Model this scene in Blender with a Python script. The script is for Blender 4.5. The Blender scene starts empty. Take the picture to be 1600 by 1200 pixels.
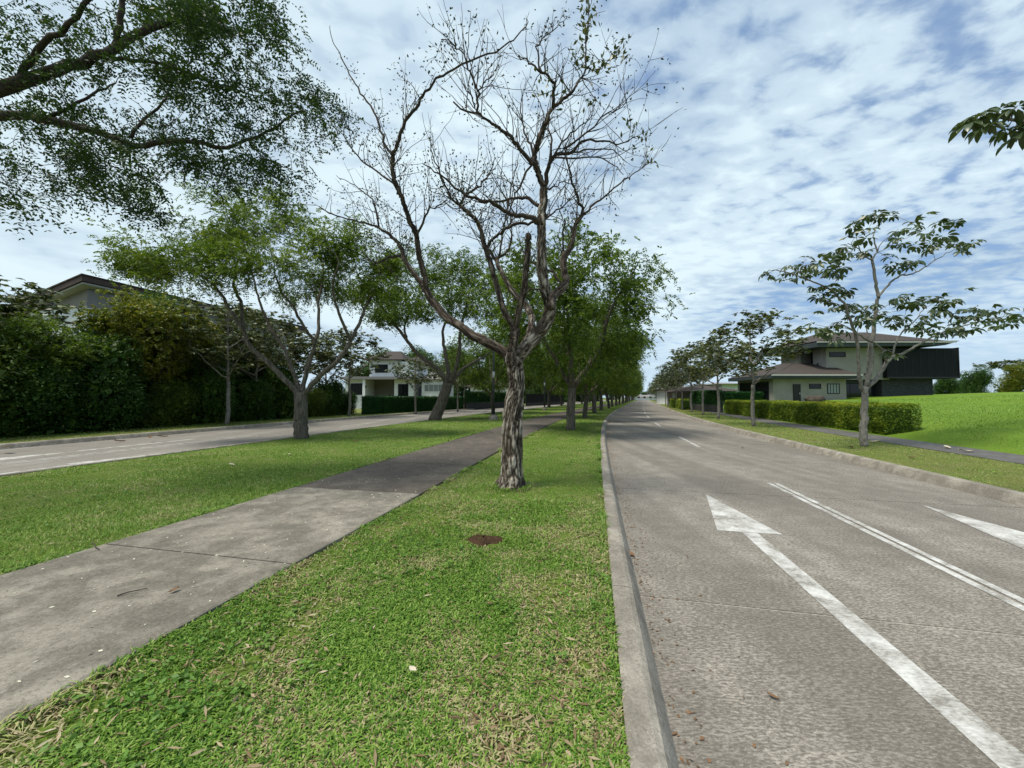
import bpy, math, random
import numpy as np
from mathutils import Vector, Matrix, Euler

R = math.radians
# ------------------------------------------------------------------ camera
F, HZ, CAM_H = 600.0, 621.0, 1.60
PITCH = math.atan((HZ - 600.0) / F)
scn = bpy.context.scene
cam_data = bpy.data.cameras.new('camera')
cam = bpy.data.objects.new('camera', cam_data)
scn.collection.objects.link(cam)
cam_data.sensor_fit = 'HORIZONTAL'
cam_data.sensor_width = 36.0
cam_data.lens = 36.0 * F / 1600.0
cam_data.clip_start = 0.05
cam_data.clip_end = 3000
cam.location = (0, 0, CAM_H)
cam.rotation_euler = (R(90) + PITCH, 0, 0)
scn.camera = cam

# ------------------------------------------------------------------ world, sun, exposure
SUN_EL, SUN_AZ = R(66), R(-118)           # azimuth from +Y towards +X
world = bpy.data.worlds.new('World')
scn.world = world
world.use_nodes = True
wt = world.node_tree
wt.nodes.clear()


class N:
    """small helper that builds shader nodes"""
    def __init__(self, tree):
        self.t = tree

    def n(self, typ, **kw):
        nd = self.t.nodes.new(typ)
        for k, v in kw.items():
            setattr(nd, k, v)
        return nd

    def link(self, a, b):
        self.t.links.new(a, b)

    def setin(self, sock, v):
        if hasattr(v, 'is_output'):
            self.t.links.new(v, sock)
        elif v is not None:
            sock.default_value = v

    def math(self, op, a, b=None, c=None, clamp=False):
        nd = self.n('ShaderNodeMath', operation=op)
        nd.use_clamp = clamp
        for i, v in enumerate((a, b, c)):
            self.setin(nd.inputs[i], v)
        return nd.outputs[0]

    def vmath(self, op, a, b=None):
        nd = self.n('ShaderNodeVectorMath', operation=op)
        self.setin(nd.inputs[0], a)
        if b is not None:
            self.setin(nd.inputs[1], b)
        return nd.outputs[0]

    def noise(self, vec, scale, detail=4, rough=0.55, dist=0.0):
        nd = self.n('ShaderNodeTexNoise')
        self.setin(nd.inputs['Vector'], vec)
        nd.inputs['Scale'].default_value = scale
        nd.inputs['Detail'].default_value = detail
        nd.inputs['Roughness'].default_value = rough
        nd.inputs['Distortion'].default_value = dist
        return nd.outputs['Fac']

    def ramp(self, fac, stops, interp='LINEAR'):
        nd = self.n('ShaderNodeValToRGB')
        cr = nd.color_ramp
        cr.interpolation = interp
        while len(cr.elements) < len(stops):
            cr.elements.new(0.5)
        for e, (p, c) in zip(cr.elements, stops):
            e.position = p
            if not isinstance(c, (tuple, list)):
                c = (c, c, c)
            e.color = (c[0], c[1], c[2], 1)
        self.setin(nd.inputs['Fac'], fac)
        return nd.outputs['Color']

    def mix(self, fac, a, b, mode='MIX'):
        nd = self.n('ShaderNodeMix', data_type='RGBA', blend_type=mode)
        self.setin(nd.inputs[0], fac)
        for s, v in ((nd.inputs[6], a), (nd.inputs[7], b)):
            if isinstance(v, (tuple, list)):
                v = (v[0], v[1], v[2], 1)
            self.setin(s, v)
        return nd.outputs[2]

    def mapping(self, vec, loc=(0, 0, 0), rot=(0, 0, 0), scale=(1, 1, 1)):
        nd = self.n('ShaderNodeMapping')
        self.setin(nd.inputs['Vector'], vec)
        nd.inputs['Location'].default_value = loc
        nd.inputs['Rotation'].default_value = rot
        nd.inputs['Scale'].default_value = scale
        return nd.outputs[0]


w = N(wt)
sky = w.n('ShaderNodeTexSky', sky_type='NISHITA')
sky.sun_disc = False
sky.sun_elevation = SUN_EL
sky.sun_rotation = SUN_AZ
sky.altitude = 800
sky.air_density = 1.0
sky.dust_density = 0.6
tc = w.n('ShaderNodeTexCoord').outputs['Generated']
sep = w.n('ShaderNodeSeparateXYZ')
w.link(tc, sep.inputs[0])
zc = w.math('ADD', w.math('MAXIMUM', sep.outputs[2], 0.0), 0.10)
comb = w.n('ShaderNodeCombineXYZ')
w.link(w.math('DIVIDE', sep.outputs[0], zc), comb.inputs[0])
w.link(w.math('DIVIDE', sep.outputs[1], zc), comb.inputs[1])
cp = comb.outputs[0]
# a deck of mottled altocumulus: large cover, streaky mottles, small ragged edges
streak = w.mapping(cp, rot=(0, 0, R(-38)), scale=(0.85, 1.2, 1))
big = w.noise(w.mapping(cp, loc=(3.1, 0.4, 0)), 0.55, 2, 0.5)
mot = w.noise(streak, 8.6, 5, 0.5, 0.25)
fine = w.noise(streak, 19.0, 4, 0.6, 0.2)
side = w.math('MULTIPLY', sep.outputs[0], -0.27)          # the deck thins out towards the east
cov = w.math('ADD', w.math('ADD', w.math('MULTIPLY', mot, 1.0), w.math('MULTIPLY', fine, 0.2)),
             w.math('ADD', w.math('MULTIPLY', big, 0.75), side))
mask = w.ramp(w.math('MULTIPLY', cov, 0.6), [(0.33, 0.14), (0.51, 0.82), (0.62, 1.0)], 'EASE')
shade = w.noise(w.mapping(cp, loc=(0.6, 2.3, 0), scale=(1, 0.8, 1)), 0.85, 3, 0.5, 0.3)
cl1 = w.ramp(shade, [(0.33, (2.0, 2.8, 3.7)), (0.46, (3.2, 4.05, 4.8)), (0.60, (4.5, 5.4, 5.8))], 'EASE')
cl2 = w.mix(w.ramp(mot, [(0.35, 0.0), (0.65, 0.5)]), cl1, (4.5, 5.45, 5.9))
# low haze band: clouds near the horizon melt into one pale layer
hz = w.ramp(sep.outputs[2], [(0.0, 0.75), (0.22, 0.0)], 'EASE')
skyc = w.mix(0.55, sky.outputs[0], (.95, 1.8, 3.4))
col = w.mix(mask, skyc, cl2)
col = w.mix(hz, col, (3.3, 4.3, 5.2))
bg = w.n('ShaderNodeBackground')
w.link(col, bg.inputs['Color'])
bg.inputs['Strength'].default_value = 0.1
wo = w.n('ShaderNodeOutputWorld')
w.link(bg.outputs[0], wo.inputs['Surface'])

sun_data = bpy.data.lights.new('sun', 'SUN')
sun_data.energy = 2.6
sun_data.angle = R(17)
sun_data.color = (1.0, 0.94, 0.83)
sun = bpy.data.objects.new('sun', sun_data)
scn.collection.objects.link(sun)
sd = Vector((math.sin(SUN_AZ) * math.cos(SUN_EL), math.cos(SUN_AZ) * math.cos(SUN_EL), math.sin(SUN_EL)))
sun.rotation_euler = sd.to_track_quat('Z', 'Y').to_euler()
sun.location = (0, 0, 30)

scn.view_settings.view_transform = 'Standard'
scn.view_settings.look = 'None'
scn.view_settings.exposure = 0.8
scn.view_settings.gamma = 1.0
scn.view_settings.use_curve_mapping = False
scn.render.engine = 'CYCLES'
scn.cycles.max_bounces = 4
scn.cycles.diffuse_bounces = 2
scn.cycles.glossy_bounces = 2
scn.cycles.transmission_bounces = 2
scn.cycles.use_denoising = True

# ------------------------------------------------------------------ helpers: positions
def at(u, v, Y):
    """point of the place seen at photo pixel (u, v) when it stands Y metres ahead"""
    cx, cy = (u - 800.0) / F, (600.0 - v) / F
    y = math.cos(PITCH) - math.sin(PITCH) * cy
    z = math.sin(PITCH) + math.cos(PITCH) * cy
    t = Y / y
    return np.array([cx * t, Y, CAM_H + z * t])


def ground(u, v, z=0.14):
    cx, cy = (u - 800.0) / F, (600.0 - v) / F
    y = math.cos(PITCH) - math.sin(PITCH) * cy
    zz = math.sin(PITCH) + math.cos(PITCH) * cy
    t = (z - CAM_H) / zz
    return np.array([cx * t, y * t, z])


# the line of the median kerb: everything along the avenue is laid out from it
SY = np.arange(-30, 420.01, 0.25)
SM = np.interp(SY, [-30, 5, 9, 17, 25, 35, 45, 60, 420], [.218, .215, .222, .24, .28, .315, .33, .34, .343])
SX = np.concatenate([[0], np.cumsum((SM[1:] + SM[:-1]) / 2 * .25)])
SX += .46 - np.interp(1.565, SY, SX)


def fr(s, o):
    """s along the avenue, o metres to the right of the median kerb -> x, y (works on arrays)"""
    m = np.interp(s, SY, SM)
    k = 1 / np.sqrt(1 + m * m)
    return np.interp(s, SY, SX) + o * k, s - o * m * k


def so(x, y):
    """inverse of fr"""
    s = np.array(y, float)
    for _ in range(6):
        m = np.interp(s, SY, SM)
        k = 1 / np.sqrt(1 + m * m)
        d = ((x - np.interp(s, SY, SX)) * m + (y - s)) * k
        s = s + d * k
    m = np.interp(s, SY, SM)
    k = 1 / np.sqrt(1 + m * m)
    return s, ((x - np.interp(s, SY, SX)) - (y - s) * m) * k


def heading(s):
    return -math.atan(float(np.interp(s, SY, SM)))


def field_z(o):
    return .14 + 1.9 * (1 - np.exp(-np.maximum(o - 10.45, 0) / 8.0))


# ------------------------------------------------------------------ helpers: objects
C = scn.collection


def mesh(name, V, F3=None, F4=None, smooth=False, attr=None):
    V = np.asarray(V, np.float32).reshape(-1, 3)
    me = bpy.data.meshes.new(name)
    n3 = 0 if F3 is None else len(F3)
    n4 = 0 if F4 is None else len(F4)
    me.vertices.add(len(V))
    me.vertices.foreach_set('co', V.ravel())
    idx, start = [], []
    if n3:
        idx.append(np.asarray(F3, np.int32).ravel())
    if n4:
        idx.append(np.asarray(F4, np.int32).ravel())
    me.loops.add(n3 * 3 + n4 * 4)
    me.loops.foreach_set('vertex_index', np.concatenate(idx))
    me.polygons.add(n3 + n4)
    st = np.concatenate([np.arange(n3) * 3, n3 * 3 + np.arange(n4) * 4]).astype(np.int32)
    me.polygons.foreach_set('loop_start', st)
    me.polygons.foreach_set('use_smooth', np.full(n3 + n4, bool(smooth)))
    if attr:
        for k, a in attr.items():
            at_ = me.attributes.new(k, 'FLOAT', 'POINT')
            at_.data.foreach_set('value', np.asarray(a, np.float32))
    me.update(calc_edges=True)
    return me


class MB:
    """collects boxes, prisms, tubes into one mesh"""
    def __init__(self):
        self.v, self.f3, self.f4, self.n = [], [], [], 0

    def add(self, V, f3=(), f4=()):
        V = np.asarray(V, float).reshape(-1, 3)
        if len(f3):
            self.f3.append(np.asarray(f3, int).reshape(-1, 3) + self.n)
        if len(f4):
            self.f4.append(np.asarray(f4, int).reshape(-1, 4) + self.n)
        self.v.append(V)
        self.n += len(V)
        return self

    def box(self, x0, x1, y0, y1, z0, z1):
        V = [(x0, y0, z0), (x1, y0, z0), (x1, y1, z0), (x0, y1, z0),
             (x0, y0, z1), (x1, y0, z1), (x1, y1, z1), (x0, y1, z1)]
        return self.hexa(V)

    def hexa(self, V):
        return self.add(V, f4=[(3, 2, 1, 0), (4, 5, 6, 7), (0, 1, 5, 4), (1, 2, 6, 5), (2, 3, 7, 6), (3, 0, 4, 7)])

    def tube(self, P, Rr, k=6, cap=True):
        V, f3, f4 = tube(P, Rr, k, cap)
        return self.add(V, f3, f4)

    def mesh(self, name, smooth=False):
        return mesh(name, np.concatenate(self.v), np.concatenate(self.f3) if self.f3 else None,
                    np.concatenate(self.f4) if self.f4 else None, smooth)


def frames(P):
    P = np.asarray(P, float)
    T = np.gradient(P, axis=0)
    T /= np.linalg.norm(T, axis=1)[:, None] + 1e-9
    ref = np.array([1, 0, 0]) if abs(T[0][0]) < .8 else np.array([0, 1, 0])
    A = np.zeros_like(P)
    a = ref - T[0] * np.dot(ref, T[0])
    for i in range(len(P)):
        a = a - T[i] * np.dot(a, T[i])
        a /= np.linalg.norm(a) + 1e-9
        A[i] = a
    return T, A, np.cross(T, A)


def tube(P, Rr, k=6, cap=True):
    P = np.asarray(P, float)
    n = len(P)
    Rr = np.broadcast_to(np.asarray(Rr, float), (n,))
    T, A, B = frames(P)
    an = np.arange(k) * 2 * math.pi / k
    V = (P[:, None] + Rr[:, None, None] * (np.cos(an)[None, :, None] * A[:, None] + np.sin(an)[None, :, None] * B[:, None])).reshape(-1, 3)
    i, j = np.meshgrid(np.arange(n - 1), np.arange(k), indexing='ij')
    j2 = (j + 1) % k
    f4 = np.stack([i * k + j, i * k + j2, (i + 1) * k + j2, (i + 1) * k + j], -1).reshape(-1, 4)
    f3 = []
    if cap:
        V = np.concatenate([V, P[:1], P[-1:]])
        jj = np.arange(k)
        f3 = np.concatenate([np.stack([np.full(k, n * k), (jj + 1) % k, jj], -1),
                             np.stack([np.full(k, n * k + 1), (n - 1) * k + jj, (n - 1) * k + (jj + 1) % k], -1)])
    return V, f3, f4


def obj(name, me, mat=None, parent=None):
    o = bpy.data.objects.new(name, me)
    C.objects.link(o)
    if parent is not None:
        o.parent = parent
    if mat is not None and me is not None and not me.materials:
        me.materials.append(mat)
    return o


def tag(o, label=None, cat=None, group=None, kind=None):
    for k, v in (('label', label), ('category', cat), ('group', group), ('kind', kind)):
        if v:
            o[k] = v
    return o


def thing(name, label, cat, loc=(0, 0, 0), rz=0, group=None):
    e = bpy.data.objects.new(name, None)
    C.objects.link(e)
    e.empty_display_size = .2
    e.location = [float(c) for c in loc]
    e.rotation_euler = (0, 0, rz)
    return tag(e, label, cat, group)


def dup(root, label, loc, rz=0.0, sc=1.0, group=None):
    r = root.copy()
    C.objects.link(r)
    r.location = [float(c) for c in loc]
    r.rotation_euler = (0, 0, rz)
    r.scale = (sc, sc, sc)
    r['label'] = label
    if group:
        r['group'] = group
    for ch in list(root.children):
        c = ch.copy()
        C.objects.link(c)
        c.parent = r
        for g in list(ch.children):
            d = g.copy()
            C.objects.link(d)
            d.parent = c
    return r


def structure(name, me=None, mat=None):
    return tag(obj(name, me, mat), kind='structure')


# value noise on arrays
_rng0 = np.random.default_rng(5)
_lat = _rng0.random((64, 64, 64))


def vnoise(p):
    p = np.asarray(p, float)
    i = np.floor(p).astype(int)
    f = p - i
    f = f * f * (3 - 2 * f)
    r = 0
    for dx in (0, 1):
        for dy in (0, 1):
            for dz in (0, 1):
                wgt = (f[..., 0] if dx else 1 - f[..., 0]) * (f[..., 1] if dy else 1 - f[..., 1]) * (f[..., 2] if dz else 1 - f[..., 2])
                r = r + wgt * _lat[(i[..., 0] + dx) & 63, (i[..., 1] + dy) & 63, (i[..., 2] + dz) & 63]
    return r


def fbm(p, o=3):
    p = np.asarray(p, float)
    a, r, t = .5, 0, 0
    for k in range(o):
        r = r + a * vnoise(p * 2 ** k + 7.3 * k)
        t += a
        a *= .5
    return r / t


# ------------------------------------------------------------------ materials
def new_mat(name):
    m = bpy.data.materials.new(name)
    m.use_nodes = True
    m.node_tree.nodes.clear()
    t = N(m.node_tree)
    out = t.n('ShaderNodeOutputMaterial')
    return m, t, out


def principled(t, out, color, rough=.8, normal=None, spec=.3, metallic=0.0):
    b = t.n('ShaderNodeBsdfPrincipled')
    if isinstance(color, (tuple, list)):
        color = (color[0], color[1], color[2], 1)
    t.setin(b.inputs['Base Color'], color)
    t.setin(b.inputs['Roughness'], rough)
    b.inputs['Specular IOR Level'].default_value = spec
    b.inputs['Metallic'].default_value = metallic
    if normal is not None:
        t.link(normal, b.inputs['Normal'])
    t.link(b.outputs[0], out.inputs['Surface'])
    return b


def bump(t, h, strength=.4, dist=.02):
    b = t.n('ShaderNodeBump')
    b.inputs['Strength'].default_value = strength
    b.inputs['Distance'].default_value = dist
    t.link(h, b.inputs['Height'])
    return b.outputs[0]


def pos(t):
    return t.n('ShaderNodeNewGeometry').outputs['Position']


def leaf_mat(name, stops, trans=.35, rough=.5, spec=.3, tint=None):
    """leaf colour varies from leaf to leaf (random per island) and from clump to clump"""
    m, t, out = new_mat(name)
    g = t.n('ShaderNodeNewGeometry')
    o = t.n('ShaderNodeTexCoord').outputs['Object']
    cl = t.noise(o, 1.1, 2, .5)
    oi = t.n('ShaderNodeObjectInfo').outputs['Random']
    fac = t.math('ADD', t.math('MULTIPLY', g.outputs['Random Per Island'], .5),
                 t.math('ADD', t.math('MULTIPLY', t.math('SUBTRACT', cl, .5), 1.1), .25))
    fac = t.math('ADD', fac, t.math('MULTIPLY', t.math('SUBTRACT', oi, .5), .18))
    if tint:
        a = t.n('ShaderNodeAttribute')
        a.attribute_name = tint
        fac = t.math('ADD', fac, a.outputs['Fac'])
    c = t.ramp(fac, stops)
    b = t.n('ShaderNodeBsdfPrincipled')
    t.link(c, b.inputs['Base Color'])
    b.inputs['Roughness'].default_value = rough
    b.inputs['Specular IOR Level'].default_value = spec
    tr = t.n('ShaderNodeBsdfTranslucent')
    t.link(t.mix(.5, c, (1.0, 1.0, .25), 'MULTIPLY'), tr.inputs['Color'])
    mx = t.n('ShaderNodeMixShader')
    mx.inputs[0].default_value = trans
    t.link(b.outputs[0], mx.inputs[1])
    t.link(tr.outputs[0], mx.inputs[2])
    t.link(mx.outputs[0], out.inputs['Surface'])
    return m


def concrete(name, base, dark, light, stain=.5, streak=None, rough=.85, fine=90, bumpy=.35, speck=0.25):
    m, t, out = new_mat(name)
    p = pos(t)
    big = t.noise(p, .55, 5, .6, .4)
    mid = t.noise(p, 3.2, 5, .62, .3)
    fin = t.noise(p, fine, 3, .7)
    c = t.mix(t.ramp(big, [(.36, 0), (.66, 1)]), base, light)
    c = t.mix(t.math('MULTIPLY', t.ramp(mid, [(.42, 1), (.6, 0)]), stain), c, dark)
    h = fin
    if streak is None:                                         # sandy grain and pitting of worn concrete
        gr = t.noise(p, 62, 3, .75)
        c = t.mix(t.math('MULTIPLY', t.ramp(gr, [(.36, 1), (.47, 0)]), .55), c, tuple(q * .8 for q in dark))
        c = t.mix(t.math('MULTIPLY', t.ramp(gr, [(.55, 0), (.66, 1)]), .4), c, tuple(min(1, q * 1.15) for q in light))
        md = t.noise(p, 9, 5, .7, .3)
        c = t.mix(t.math('MULTIPLY', t.ramp(md, [(.40, 1), (.52, 0)]), .35), c, dark)
        h = t.math('ADD', fin, gr)
    if streak is not None:                                     # tining drawn across the road
        sp = t.mapping(p, rot=(0, 0, -streak), scale=(1.2, 26, 1))
        sn = t.noise(sp, 1.0, 5, .6, .25)
        sp2 = t.mapping(p, rot=(0, 0, -streak), scale=(26, 78, 1))
        sn2 = t.noise(sp2, 1.0, 3, .65)
        c = t.mix(t.math('MULTIPLY', t.ramp(sn, [(.36, 1), (.58, 0)]), .38), c, dark)
        c = t.mix(t.math('MULTIPLY', t.ramp(sn2, [(.42, 1), (.54, 0)]), .8), c, dark)
        c = t.mix(t.math('MULTIPLY', t.ramp(sn2, [(.53, 0), (.66, 1)]), .7), c, light)
        ag = t.noise(t.mapping(p, rot=(0, 0, -streak), scale=(.6, 1, 1)), 74, 3, .75)
        c = t.mix(t.math('MULTIPLY', t.ramp(ag, [(.36, 1), (.46, 0)]), .6), c, tuple(q * .65 for q in dark))
        c = t.mix(t.math('MULTIPLY', t.ramp(ag, [(.56, 0), (.66, 1)]), .6), c, tuple(min(1, q * 1.25) for q in light))
        # wheel tracks: long soft bands along the road
        tr = t.noise(t.mapping(p, rot=(0, 0, -streak), scale=(1.15, .045, 1)), 1.0, 3, .5)
        c = t.mix(t.math('MULTIPLY', t.ramp(tr, [(.42, 1), (.58, 0)]), .42), c, tuple(q * .8 for q in dark))
        dr = t.noise(p, 1.7, 2, .5)
        sp_ = t.n('ShaderNodeTexVoronoi')
        t.link(p, sp_.inputs['Vector'])
        sp_.inputs['Scale'].default_value = 2.3
        c = t.mix(t.math('MULTIPLY', t.ramp(t.math('ADD', sp_.outputs['Distance'], t.math('MULTIPLY', ag, .05)), [(.055, 1), (.085, 0)]), t.ramp(dr, [(.5, 0), (.62, .55)])), c, tuple(q * .5 for q in dark))
        h = t.math('ADD', t.math('MULTIPLY', ag, .7), sn2)
    c = t.mix(t.math('MULTIPLY', t.ramp(fin, [(.40, 1), (.5, 0)]), speck), c, dark)
    principled(t, out, c, rough, bump(t, h, bumpy, .006), .25)
    return m


HEAD = math.atan(.22)
M = {}
M['road'] = concrete('road_concrete', (.268, .242, .206), (.118, .104, .087), (.38, .348, .30), .48, -HEAD, fine=140)
M['road_far'] = concrete('road_concrete_left', (.27, .25, .222), (.15, .135, .117), (.35, .33, .295), .35, -HEAD, fine=140)
M['joint'] = concrete('joint_filler', (.44, .41, .36), (.22, .20, .17), (.50, .47, .42), .5)
M['kerb'] = concrete('kerb_concrete', (.30, .272, .228), (.125, .11, .09), (.39, .357, .303), .6, fine=160, bumpy=.5)
M['path'] = concrete('path_concrete', (.21, .19, .155), (.08, .072, .058), (.315, .287, .237), .6, fine=170, bumpy=.5)
M['path_dark'] = concrete('path_concrete_aged', (.10, .085, .070), (.05, .042, .036), (.145, .125, .104), .5, fine=170)
M['sidewalk'] = concrete('sidewalk_asphalt', (.12, .115, .11), (.06, .058, .055), (.17, .165, .155), .5, fine=170)


def paint_mat():
    m, t, out = new_mat('worn_road_paint')
    p = pos(t)
    sp = t.mapping(p, rot=(0, 0, HEAD), scale=(24, 75, 1))
    a = t.noise(p, 3.6, 7, .72, .4)
    b = t.noise(sp, 1, 3, .6)
    f = t.math('ADD', t.math('MULTIPLY', a, .78), t.math('MULTIPLY', b, .32))
    c = t.ramp(f, [(.45, (.20, .185, .16)), (.54, (.36, .35, .325)), (.66, (.54, .54, .515))])
    principled(t, out, c, .75, bump(t, b, .3, .004), .3)
    return m


M['paint'] = paint_mat()


def lawn_mat(name, g1, g2, straw, soil, amount=.35):
    m, t, out = new_mat(name)
    p = pos(t)
    big = t.noise(p, .45, 4, .6, .3)
    mid = t.noise(p, 2.6, 5, .65, .4)
    fin = t.noise(p, 55, 4, .75)
    c = t.mix(t.ramp(big, [(.35, 0), (.65, 1)]), g1, g2)
    c = t.mix(t.math('MULTIPLY', t.ramp(mid, [(.48, 0), (.68, 1)]), amount), c, straw)
    c = t.mix(t.math('MULTIPLY', t.ramp(fin, [(.38, 1), (.52, 0)]), .75), c, soil)
    principled(t, out, c, .9, bump(t, fin, .8, .03), .1)
    return m


M['lawn'] = lawn_mat('lawn_turf', (.095, .155, .023), (.14, .215, .03), (.25, .23, .10), (.042, .045, .016))
M['field'] = lawn_mat('field_turf', (.115, .20, .02), (.155, .25, .024), (.20, .25, .05), (.065, .11, .015), .2)
M['verge'] = lawn_mat('verge_turf', (.13, .16, .035), (.17, .20, .045), (.24, .21, .10), (.07, .07, .03), .5)
M['soil'] = lawn_mat('bare_soil', (.06, .034, .02), (.08, .046, .027), (.11, .07, .042), (.025, .015, .010), .5)
M['ground'] = lawn_mat('far_ground', (.06, .10, .025), (.08, .12, .03), (.12, .12, .05), (.03, .045, .015), .3)


def blade_mat(name, stops):
    m, t, out = new_mat(name)
    a = t.n('ShaderNodeAttribute')
    a.attribute_name = 'tint'
    c = t.ramp(a.outputs['Fac'], stops)
    b = t.n('ShaderNodeBsdfPrincipled')
    t.link(c, b.inputs['Base Color'])
    b.inputs['Roughness'].default_value = .5
    b.inputs['Specular IOR Level'].default_value = .25
    tr = t.n('ShaderNodeBsdfTranslucent')
    t.link(c, tr.inputs['Color'])
    mx = t.n('ShaderNodeMixShader')
    mx.inputs[0].default_value = .3
    t.link(b.outputs[0], mx.inputs[1])
    t.link(tr.outputs[0], mx.inputs[2])
    t.link(mx.outputs[0], out.inputs['Surface'])
    return m


M['blade'] = blade_mat('grass_blades', [(0.0, (.038, .105, .012)), (.32, (.120, .245, .026)), (.62, (.25, .37, .07)),
                                        (.78, (.38, .41, .15)), (.88, (.47, .41, .24)), (1.0, (.20, .13, .07))])


def bark(name, ridge, mid, furrow, zs=2.2, xs=16, attr=None, patch=None):
    m, t, out = new_mat(name)
    o = t.n('ShaderNodeTexCoord').outputs['Object']
    v = t.mapping(o, scale=(xs, xs, zs))
    n1 = t.noise(v, 1.0, 5, .6, .6)
    n2 = t.noise(o, 38, 4, .7)
    lo = t.noise(o, 1.7, 3, .6)
    if attr:
        a = t.n('ShaderNodeAttribute')
        a.attribute_name = attr
        f = t.math('ADD', t.math('MULTIPLY', a.outputs['Fac'], .82), t.math('MULTIPLY', n2, .22))
    else:
        f = t.math('ADD', t.math('MULTIPLY', n1, .8), t.math('MULTIPLY', n2, .2))
    c = t.ramp(f, [(.30, furrow), (.47, mid), (.72, ridge)])
    if patch:
        c = t.mix(t.math('MULTIPLY', t.ramp(lo, [(.5, 0), (.66, 1)]), .7), c, patch)
    principled(t, out, c, .9, bump(t, f, .9, .03), .15)
    return m


M['bark_front'] = bark('furrowed_bark', (.38, .34, .29), (.12, .096, .076), (.014, .011, .008), attr='ridge')
M['bark'] = bark('grey_bark', (.24, .21, .18), (.10, .085, .07), (.022, .018, .014), 2.0, 20)
M['bark_limb'] = bark('dark_furrowed_bark', (.17, .14, .115), (.075, .058, .045), (.014, .010, .008), attr='ridge')
M['bark_dark'] = bark('dark_bark', (.10, .082, .068), (.05, .040, .032), (.014, .011, .009), 2.5, 18)
M['bark_pale'] = bark('mottled_bark', (.34, .32, .285), (.19, .175, .155), (.06, .054, .047), 7, 12, patch=(.10, .11, .08))
M['twig'] = bark('twig_bark', (.11, .095, .08), (.065, .055, .047), (.03, .025, .02), 3, 18)

G1 = [(0.0, (.030, .062, .010)), (.35, (.075, .135, .016)), (.7, (.155, .225, .026)), (1.0, (.25, .30, .04))]
M['leaf_fine'] = leaf_mat('pinnate_leaf', G1, .42)
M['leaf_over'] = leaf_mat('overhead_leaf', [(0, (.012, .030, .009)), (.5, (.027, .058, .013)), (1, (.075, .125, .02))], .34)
M['leaf_shrub'] = leaf_mat('shrub_leaf', [(0, (.014, .038, .008)), (.4, (.034, .085, .014)), (.75, (.075, .15, .022)), (1, (.15, .23, .035))], .25)
M['leaf_gold'] = leaf_mat('golden_leaf', [(0, (.045, .075, .010)), (.4, (.11, .15, .016)), (.75, (.22, .23, .025)), (1, (.34, .24, .03))], .35)
M['leaf_broad'] = leaf_mat('broad_leaf', [(0, (.028, .042, .014)), (.4, (.065, .088, .024)), (.75, (.125, .145, .038)), (1, (.22, .20, .06))], .25, .4, .5)
M['leaf_big'] = leaf_mat('palmate_leaf', [(0, (.026, .048, .017)), (.5, (.052, .082, .028)), (1, (.10, .13, .04))], .3, .35, .5)
M['leaf_hedge'] = leaf_mat('hedge_leaf', [(0, (.03, .065, .008)), (.3, (.07, .13, .012)), (.6, (.17, .25, .02)), (1, (.34, .38, .03))], .3, tint='young')
M['leaf_ivy'] = leaf_mat('ivy_leaf', [(0, (.010, .050, .012)), (.5, (.022, .095, .020)), (1, (.05, .14, .03))], .15)
M['leaf_mid'] = leaf_mat('shrub_leaf_light', [(0, (.03, .055, .010)), (.4, (.075, .125, .018)), (.75, (.14, .20, .028)), (1, (.22, .27, .045))], .3)
M['leaf_weed'] = leaf_mat('weed_leaf', [(0, (.05, .12, .02)), (.5, (.12, .24, .035)), (1, (.22, .34, .06))], .25)
M['thatch'] = leaf_mat('thatch', [(0, (.06, .035, .02)), (.4, (.20, .14, .08)), (.75, (.38, .31, .20)), (1, (.52, .46, .34))], .1, .8, .1)
M['leaf_dry'] = leaf_mat('sparse_leaf', [(0, (.02, .03, .012)), (.5, (.035, .05, .018)), (1, (.07, .075, .025))], .2)


def plain(name, col, rough=.7, spec=.3, metallic=0, var=.25, scale=1.5, bumpy=.15):
    m, t, out = new_mat(name)
    p = pos(t)
    n1 = t.noise(p, scale, 5, .6, .3)
    n2 = t.noise(p, scale * 18, 3, .6)
    f = t.math('ADD', t.math('MULTIPLY', n1, .7), t.math('MULTIPLY', n2, .3))
    d = tuple(c * (1 - var) for c in col)
    l = tuple(min(1, c * (1 + var)) for c in col)
    c = t.ramp(f, [(.35, d), (.65, l)])
    principled(t, out, c, rough, bump(t, n2, bumpy, .01), spec, metallic)
    return m


M['plaster'] = plain('grey_plaster', (.29, .27, .25), .85, var=.16, scale=.9)
M['charcoal'] = plain('charcoal_cladding', (.010, .012, .015), .7, .15, var=.2)
M['fascia'] = plain('dark_fascia', (.035, .045, .047), .6, var=.15)
M['white_wall'] = plain('white_render', (.72, .74, .75), .8, var=.07)
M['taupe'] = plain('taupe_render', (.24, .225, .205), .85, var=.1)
M['soffit'] = plain('pale_soffit', (.42, .41, .39), .8, var=.06)
M['white_trim'] = plain('white_trim', (.75, .75, .73), .6, var=.05)
M['brown_fascia'] = plain('brown_fascia', (.06, .038, .030), .6, var=.15)
M['frame'] = plain('black_frame', (.015, .016, .017), .45, var=.1)
M['metal_dark'] = plain('dark_pole_paint', (.035, .038, .042), .45, .4, var=.15)
M['galv'] = plain('galvanised_sign', (.55, .56, .57), .5, .4, var=.1)
M['rock'] = plain('boulder_rock', (.055, .043, .034), .9, var=.5, scale=3, bumpy=.8)
M['dead_leaf'] = plain('dead_leaf_brown', (.16, .09, .045), .8, var=.4, scale=30)
M['pale_leaf'] = plain('dry_leaf_pale', (.48, .43, .33), .8, var=.25, scale=30)
M['petal'] = plain('pale_petal', (.55, .53, .42), .7, var=.2, scale=40)


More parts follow.
